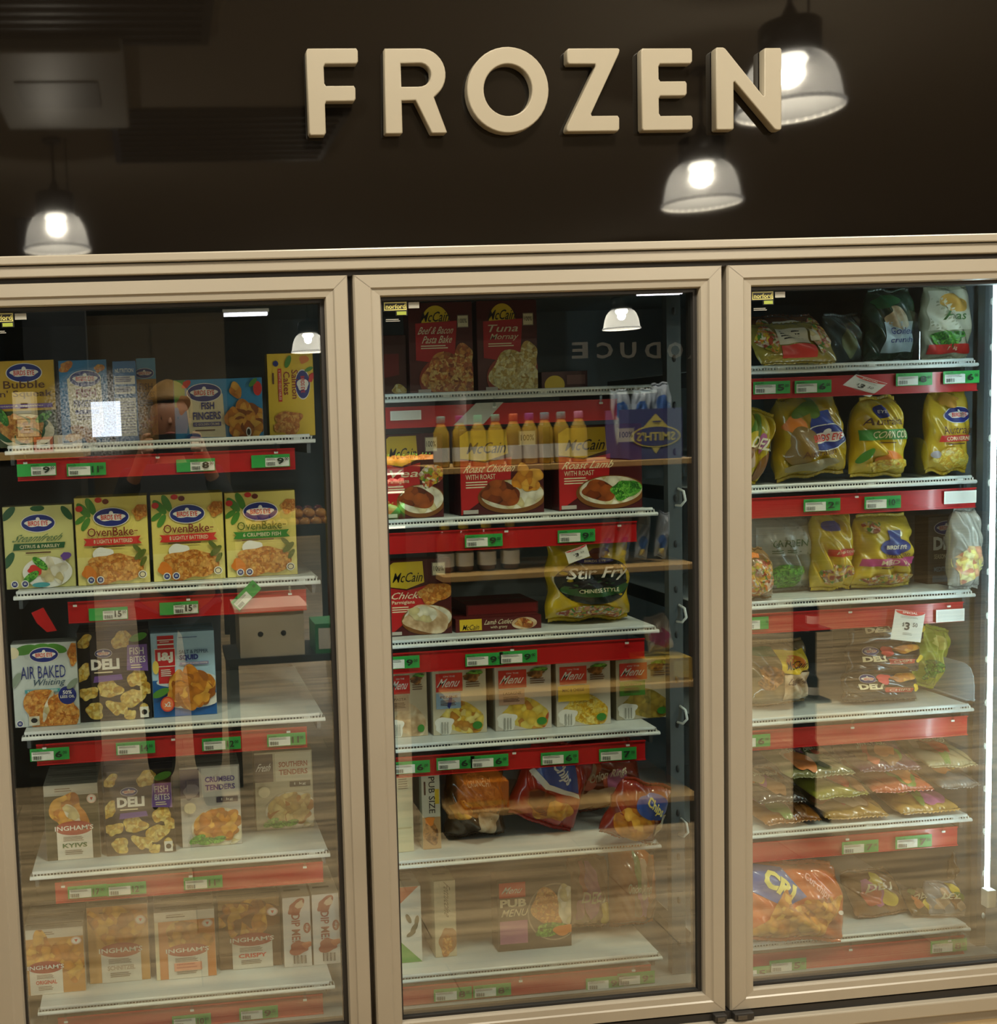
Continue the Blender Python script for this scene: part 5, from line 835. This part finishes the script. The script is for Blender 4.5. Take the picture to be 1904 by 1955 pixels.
# cartons on a counter, far left
DB = 2.6; ct = empty('service_counter', (rx_(60, 900, DB), -DB - .3, 0), label='dark counter under small cream cartons mirrored at the far left', cat='counter'); CO = Vector(ct.location); za = rz_(864, 60, DB); x0, x1 = rx_(-60, 900, DB), rx_(160, 900, DB)
M = Mesh(); M.box(x0, x1, -DB - .5, -DB, za - .03, za, WOODB); M.build('countertop', ct, tuple(-CO)); M = Mesh(); M.box(x0 + .02, x1 - .02, -DB - .48, -DB - .02, 0, za - .03, DK); M.build('counter_base', ct, tuple(-CO))
for i, (a, b, t, bt, c, lab) in enumerate(((18, 58, 834, 863, '#e8d8b0', 'lowest at the left'), (60, 97, 834, 863, '#d86040', 'red and orange one'), (99, 150, 832, 863, '#e8dcc0', 'long one at the right'), (28, 64, 800, 833, '#e8dcb8', 'second layer'), (18, 60, 748, 799, '#efe4c4', 'tallest, on top'))):
    xl_, xr_ = rx_(a, t, DB), rx_(b, t, DB); s_ = ppm(DB); h = (bt - t) * s_; z = za + (863 - bt) * s_; M = Mesh(); M.box(-(xr_ - xl_) / 2, (xr_ - xl_) / 2, -.12, 0, 0, h - .001, mat(c, rough=.6)); A = facing_art(M, xr_ - xl_, h, 0); A.rect(WHITE, .15, .2, .85, .8); A.lines(BROWN, .3, .3, .7, .6, 2)
    M.build('small_carton', None, ((xl_ + xr_) / 2, -DB - .03, z), (0, 0, 0), 'small cream carton mirrored at the far left, ' + lab, 'carton', 'small cartons on the counter', fix=False)
M = Mesh(); M.box(-.14, .14, -.25, 0, 0, .20, mat('#ece4cc', rough=.6)); 
for x in (-.05, .05): M.lathe([(.001, .001), (.012, .001), (.012, -.004)], DK, (x, 0, .1), 12, 'y', cap=False)
zz = 0; M.box(-.16, .16, -.27, .01, .20, .215, mat('#f4ecd6', rough=.6)); o = M.build('produce_carton', None, (rp(522, 1220, 2.4).x, -2.4, 0), (0, 0, 0), 'white lidded carton with two round holes, mirrored low in the left door', 'carton')
z_ = rz_(1258, 522, 2.4); st = empty('low_stand', (o.location.x + .1, -2.55, 0), label='low dark stand carrying a white carton, mirrored in the left door', cat='stand'); M = Mesh(); M.box(-.30, .45, -.16, .16, z_ - .03, z_, DK); M.build('stand_top', st)
for x in (-.27, .42): M = Mesh(); M.box(x - .02, x + .02, -.14, .14, 0, z_ - .03, DK); M.build('leg', st)
o.location.z = z_ + .001
M = Mesh(); M.box(-.09, .09, -.18, 0, 0, .13, mat('#1f8a4a', rough=.45)); A = facing_art(M, .18, .13, 0); A.rect(WHITE, .62, .15, .92, .85); A.lines(LEAF, .1, .5, .5, .8, 2); A.text(CRE, 'organic', .1, .2, .5, .4); M.build('tea_box', None, (rp(606, 1240, 2.4).x + .09, -2.4, z_ + .001), (0, 0, 0), 'green box with a white panel, mirrored at the right edge of the left door', 'box', fix=False)
# far wall: word sign, added glow panel, cabinet, column
for i, (ch, px) in enumerate(zip('PRODUCE', (1372, 1334, 1295, 1252, 1205, 1160, 1112))):
    g, fs = glyphs(ch, .02); p = rp(px, 668, 16.9); W, H = .30, .30; M = Mesh(); M.add([(W / 2 - W * x, 0, H * y) for x, y in g] + [(W / 2 - W * x, -.03, H * y) for x, y in g], fs + [[k + len(g) for k in f] for f in fs], mat('#ece6d8', rough=.5))
    M.build('word_sign_letter', None, (p.x, -16.95, p.z - .15), (0, 0, 0), 'cream letter %s of the far word sign mirrored in the middle door' % ch, 'sign letter', 'letters of the mirrored produce sign')
p = rp(186, 800, 11.7); ws = empty('glow_panel', (p.x, -11.98, p.z), label='added white glow panel mirrored through the wet patch in the left door', cat='glow panel')  # glowing panel added to make the bright patch mirrored in the pane
M = Mesh(); M.box(-.32, .32, -.03, .02, -.26, .26, DK); M.build('glow_panel_frame', ws); M = Mesh(); M.box(-.29, .29, .021, .026, -.23, .23, mat('#dfeaff', emit=6)); M.build('glow_panel_face', ws)
a, b = rx_(142, 700, 12), rx_(432, 700, 12); zt = rz_(598, 300, 12); cab = empty('tall_cabinet', ((a + b) / 2, -12.4, 0), label='tall grey cabinet block mirrored dimly at the top of the left door', cat='cabinet')
M = Mesh(); M.box((a - b) / 2, (b - a) / 2, -.35, .35, 0, zt, mat('#8a8072', rough=.7)); M.build('cabinet_carcass', cab)
for s_ in (-1, 1): M = Mesh(); M.box(s_ * .02 if s_ > 0 else (a - b) / 2 + .02, (b - a) / 2 - .02 if s_ > 0 else -.02, .35, .37, .1, zt - .05, mat('#8f8576', rough=.6)); d_ = M.build('cabinet_door', cab); M = Mesh(); M.tube([(s_ * .06, .39, 1.0), (s_ * .06, .39, 1.2)], .01, STEEL); M.build('handle', d_)
M = Mesh(); x = rx_(105, 700, 9); M.box(-.32, .32, -.15, .15, 0, ZC, mat('#202834', rough=.6)); M.build('wall_column', None, (x, -9.2, 0), kind='structure')
# wet, half frosted patch on the left pane
m = bpy.data.materials.new('condensation'); m.use_nodes = True; nt = m.node_tree; b_ = nt.nodes['Principled BSDF']; b_.inputs['Roughness'].default_value = .18; b_.inputs['Base Color'].default_value = (.75, .82, .9, 1)
tc = nt.nodes.new('ShaderNodeTexCoord'); no = nt.nodes.new('ShaderNodeTexNoise'); no.inputs['Scale'].default_value = 260; no.inputs['Detail'].default_value = 4; gr = nt.nodes.new('ShaderNodeTexGradient'); gr.gradient_type = 'SPHERICAL'; mp = nt.nodes.new('ShaderNodeMapping'); mp.inputs['Scale'].default_value = (9, 1, 11)
nt.links.new(tc.outputs['Object'], no.inputs['Vector']); nt.links.new(tc.outputs['Object'], mp.inputs[0]); nt.links.new(mp.outputs[0], gr.inputs[0]); r = nt.nodes.new('ShaderNodeMapRange'); r.inputs[1].default_value = .35; r.inputs[2].default_value = .75; nt.links.new(no.outputs['Fac'], r.inputs[0])
mu = nt.nodes.new('ShaderNodeMath'); mu.operation = 'MULTIPLY'; nt.links.new(r.outputs[0], mu.inputs[0]); nt.links.new(gr.outputs['Fac'], mu.inputs[1]); m2 = nt.nodes.new('ShaderNodeMath'); m2.operation = 'MULTIPLY'; m2.inputs[1].default_value = .62; nt.links.new(mu.outputs[0], m2.inputs[0]); nt.links.new(m2.outputs[0], b_.inputs['Alpha'])
p = at(185, 790, .021); door0 = [o for o in freezer.children if o.name == 'door'][0]; M = Mesh(); vs = [(0, 0, 0)] + [(.11 * math.cos(k * .262), 0, .095 * math.sin(k * .262)) for k in range(24)]; M.add(vs, [(0, 1 + k, 1 + (k + 1) % 24) for k in range(24)], m)
M.build('condensation_patch', door0, (p.x, .0208, p.z))

# ------------------------------------------------------------------ the person taking the picture (mirrored faintly in the left door)
SKIN = mat('#9a6c54', rough=.5, noise=.08); JK = mat('#17181c', rough=.85, bump=.3, scale=60); TR = mat('#20222a', rough=.85); HR = mat('#8a6a3c', rough=.6, bump=.6, scale=120); SHOE = mat('#1a1a1a', rough=.5)
per = empty('person', (-.70, -2.36, -.03), label='person in a dark jacket holding up a phone, mirrored in the left door', cat='person')
def skin(name, pts, edges, m, parent=per, sub=2, root=0):
    me = bpy.data.meshes.new(name); me.from_pydata([p[:3] for p in pts], edges, []); o = bpy.data.objects.new(name, me); S.collection.objects.link(o); o.parent = parent
    s = o.modifiers.new('skin', 'SKIN'); s.use_smooth_shade = True; me.materials.append(m)
    if not me.skin_vertices: bpy.context.view_layer.objects.active = o
    for i, p in enumerate(pts):
        d = me.skin_vertices[0].data[i]; r = p[3]; d.radius = (r, r) if not isinstance(r, tuple) else r; d.use_root = (i == root)
    b = o.modifiers.new('sub', 'SUBSURF'); b.levels = sub; b.render_levels = sub; return o
# y forward; phone at y = +.33 in front of the face
pts, ed = [], []
def V_(x, y, z, r, to=None):
    pts.append((x, y, z, r)); i = len(pts) - 1
    if to is not None: ed.append((to, i))
    return i
pel = V_(0, 0, .95, (.15, .10)); sp = V_(0, .0, 1.12, (.14, .10), pel); chn = V_(0, -.01, 1.32, (.16, .11), sp); nb = V_(0, -.01, 1.44, (.07, .06), chn); nk = V_(0, .0, 1.50, .052, nb); hb = V_(0, .015, 1.58, (.078, .086), nk); hc = V_(0, .01, 1.66, (.094, .108), hb); ht = V_(0, .0, 1.735, (.075, .085), hc)
for s in (-1, 1):
    hp = V_(s * .09, 0, .88, .085, pel); kn = V_(s * .10, .02, .50, .058, hp); an = V_(s * .10, -.02, .10, .038, kn); V_(s * .11, .10, .04, .034, an)
    sh = V_(s * .17, -.01, 1.38, .055, chn); el = V_(s * .25, .06, 1.14, .042, sh); fa = V_(s * .20, .20, 1.31, .034, el); wr_ = V_(s * .135, .29, 1.45, .026, fa); pa = V_(s * .115, .315, 1.50, (.022, .030), wr_); kn_ = V_(s * .108, .325, 1.535, (.016, .030), pa)
    for f in range(4):
        z = 1.515 + f * .020; a = V_(s * .108, .335, z, .0095, kn_ if f > 1 else pa); b = V_(s * .096, .352, z + .004, .0088, a); V_(s * .070, .352, z + .006, .0080, b) if f < 3 else V_(s * .078, .352, z + .006, .0078, b)
    t1 = V_(s * .092, .302, 1.51, .011, pa); V_(s * .070, .300, 1.525, .0095, t1)
body = skin('body', pts, ed, SKIN)
def pick(idx, grow): return None
jk, je = [], []
def J_(x, y, z, r, to=None):
    jk.append((x, y, z, r)); i = len(jk) - 1
    if to is not None: je.append((to, i))
    return i
a0 = J_(0, 0, .86, (.185, .13)); a1 = J_(0, 0, 1.05, (.17, .125), a0); a2 = J_(0, 0, 1.2, (.175, .13), a1); a3 = J_(0, -.01, 1.34, (.185, .135), a2); J_(0, -.015, 1.46, (.085, .08), a3)
for s in (-1, 1): b = J_(s * .175, -.01, 1.385, .075, a3); c = J_(s * .255, .06, 1.135, .062, b); d = J_(s * .205, .195, 1.305, .050, c); J_(s * .150, .268, 1.415, .040, d)
skin('jacket', jk, je, JK)
tr, te = [(0, 0, .94, (.165, .115))], []
for s in (-1, 1): n = len(tr); tr += [(s * .09, 0, .84, .10), (s * .10, .02, .50, .075), (s * .10, -.01, .10, .062)]; te += [(0, n), (n, n + 1), (n + 1, n + 2)]
skin('trousers', tr, te, TR)
for s in (-1, 1): skin('shoe', [(s * .105, -.06, .04, .042), (s * .108, .04, .042, .045), (s * .112, .15, .032, .038)], [(0, 1), (1, 2)], SHOE)
M = Mesh(); nu, nv = 28, 18; vs = []
for j in range(nv + 1):
    for i in range(nu):
        t, f = math.pi * j / nv, 2 * math.pi * i / nu; k = 1 + .03 * math.sin(7 * f + 3 * t) + .02 * math.sin(13 * f); vs.append((.090 * k * math.sin(t) * math.cos(f), -.012 + .108 * k * math.sin(t) * math.sin(f), 1.680 + .112 * k * math.cos(t)))
fs = []
for j in range(nv):
    for i in range(nu):
        q = [j * nu + i, j * nu + (i + 1) % nu, (j + 1) * nu + (i + 1) % nu, (j + 1) * nu + i]; c_ = [sum(vs[x][k] for x in q) / 4 for k in range(3)]
        if c_[2] > 1.725 or (c_[1] < -.01 and c_[2] > 1.59): fs.append(q)
M.add(vs, fs, HR, True); hair = M.build('hair', per); sm_ = hair.modifiers.new('thickness', 'SOLIDIFY'); sm_.thickness = .012
for s in (-1, 1):
    M = Mesh(); M.lathe([(.001, -.009), (.006, -.006), (.009, 0), (.006, .006), (.001, .009)], mat('#8a7a6c', rough=.4), n=12, cap=False); M.lathe([(.001, .0095), (.0055, .0085)], BLKP, (0, 0, 0), 10, 'y', cap=False); M.build('eye', body, (s * .031, .086, 1.645))
    skin('ear', [(s * .080, -.005, 1.645, (.008, .012)), (s * .081, -.005, 1.615, (.007, .009))], [(0, 1)], SKIN, body, 1)
skin('nose', [(0, .092, 1.65, .008), (0, .108, 1.617, .013)], [(0, 1)], SKIN, body, 2); skin('mouth', [(-.022, .090, 1.583, .004), (0, .097, 1.584, .007), (.022, .090, 1.583, .004)], [(0, 1), (1, 2)], mat('#8a4a40', rough=.5), body, 1)
M = Mesh(); M.box(-.08, .08, .322, .330, 1.495, 1.580, mat('#101114', rough=.2), bev=.003); ph = M.build('phone', None, (-.70, -2.36, -.03), (0, 0, 0), 'dark phone held sideways in both hands of the mirrored person', 'phone')
M = Mesh(); M.box(-.078, -.045, .330, .3325, 1.545, 1.578, mat('#18191c', rough=.3), bev=.001); M.build('camera_bump', ph)
# narrow dark stand of black bottles mirrored in the right door
DS = 1.5; sx0, sx1 = rx_(1576, 1300, DS), rx_(1620, 1300, DS); sc = Vector(((sx0 + sx1) / 2, -DS - .05, 0)); sw = (sx1 - sx0) / 2; bs = empty('bottle_stand', sc, label='narrow black stand holding dark bottles mirrored in the right door', cat='stand'); zs_ = [rz_(q, 1598, DS) for q in (1480, 1350, 1210)]
for z in zs_: M = Mesh(); M.box(-sw, sw, -sw * 2, sw * 0, z - .012, z, DK); M.build('tray', bs)
M = Mesh(); M.box(-sw, sw, -sw * 2 - .01, -sw * 2, 0, zs_[2] + .1, DK); M.build('back_panel', bs); M = Mesh(); M.box(-sw, sw, -sw * 2, 0, 0, .03, DK); M.build('foot', bs)
for i, z in enumerate(zs_): bottle(sc.x, sc.y - sw, z + .001, BLKP, 'dark bottle with pale label on the mirrored black stand, ' + ['lowest tray', 'middle tray', 'top tray'][i], mat('#0e1216', rough=.15, coat=.5), .55, 'dark bottles on the black stand')
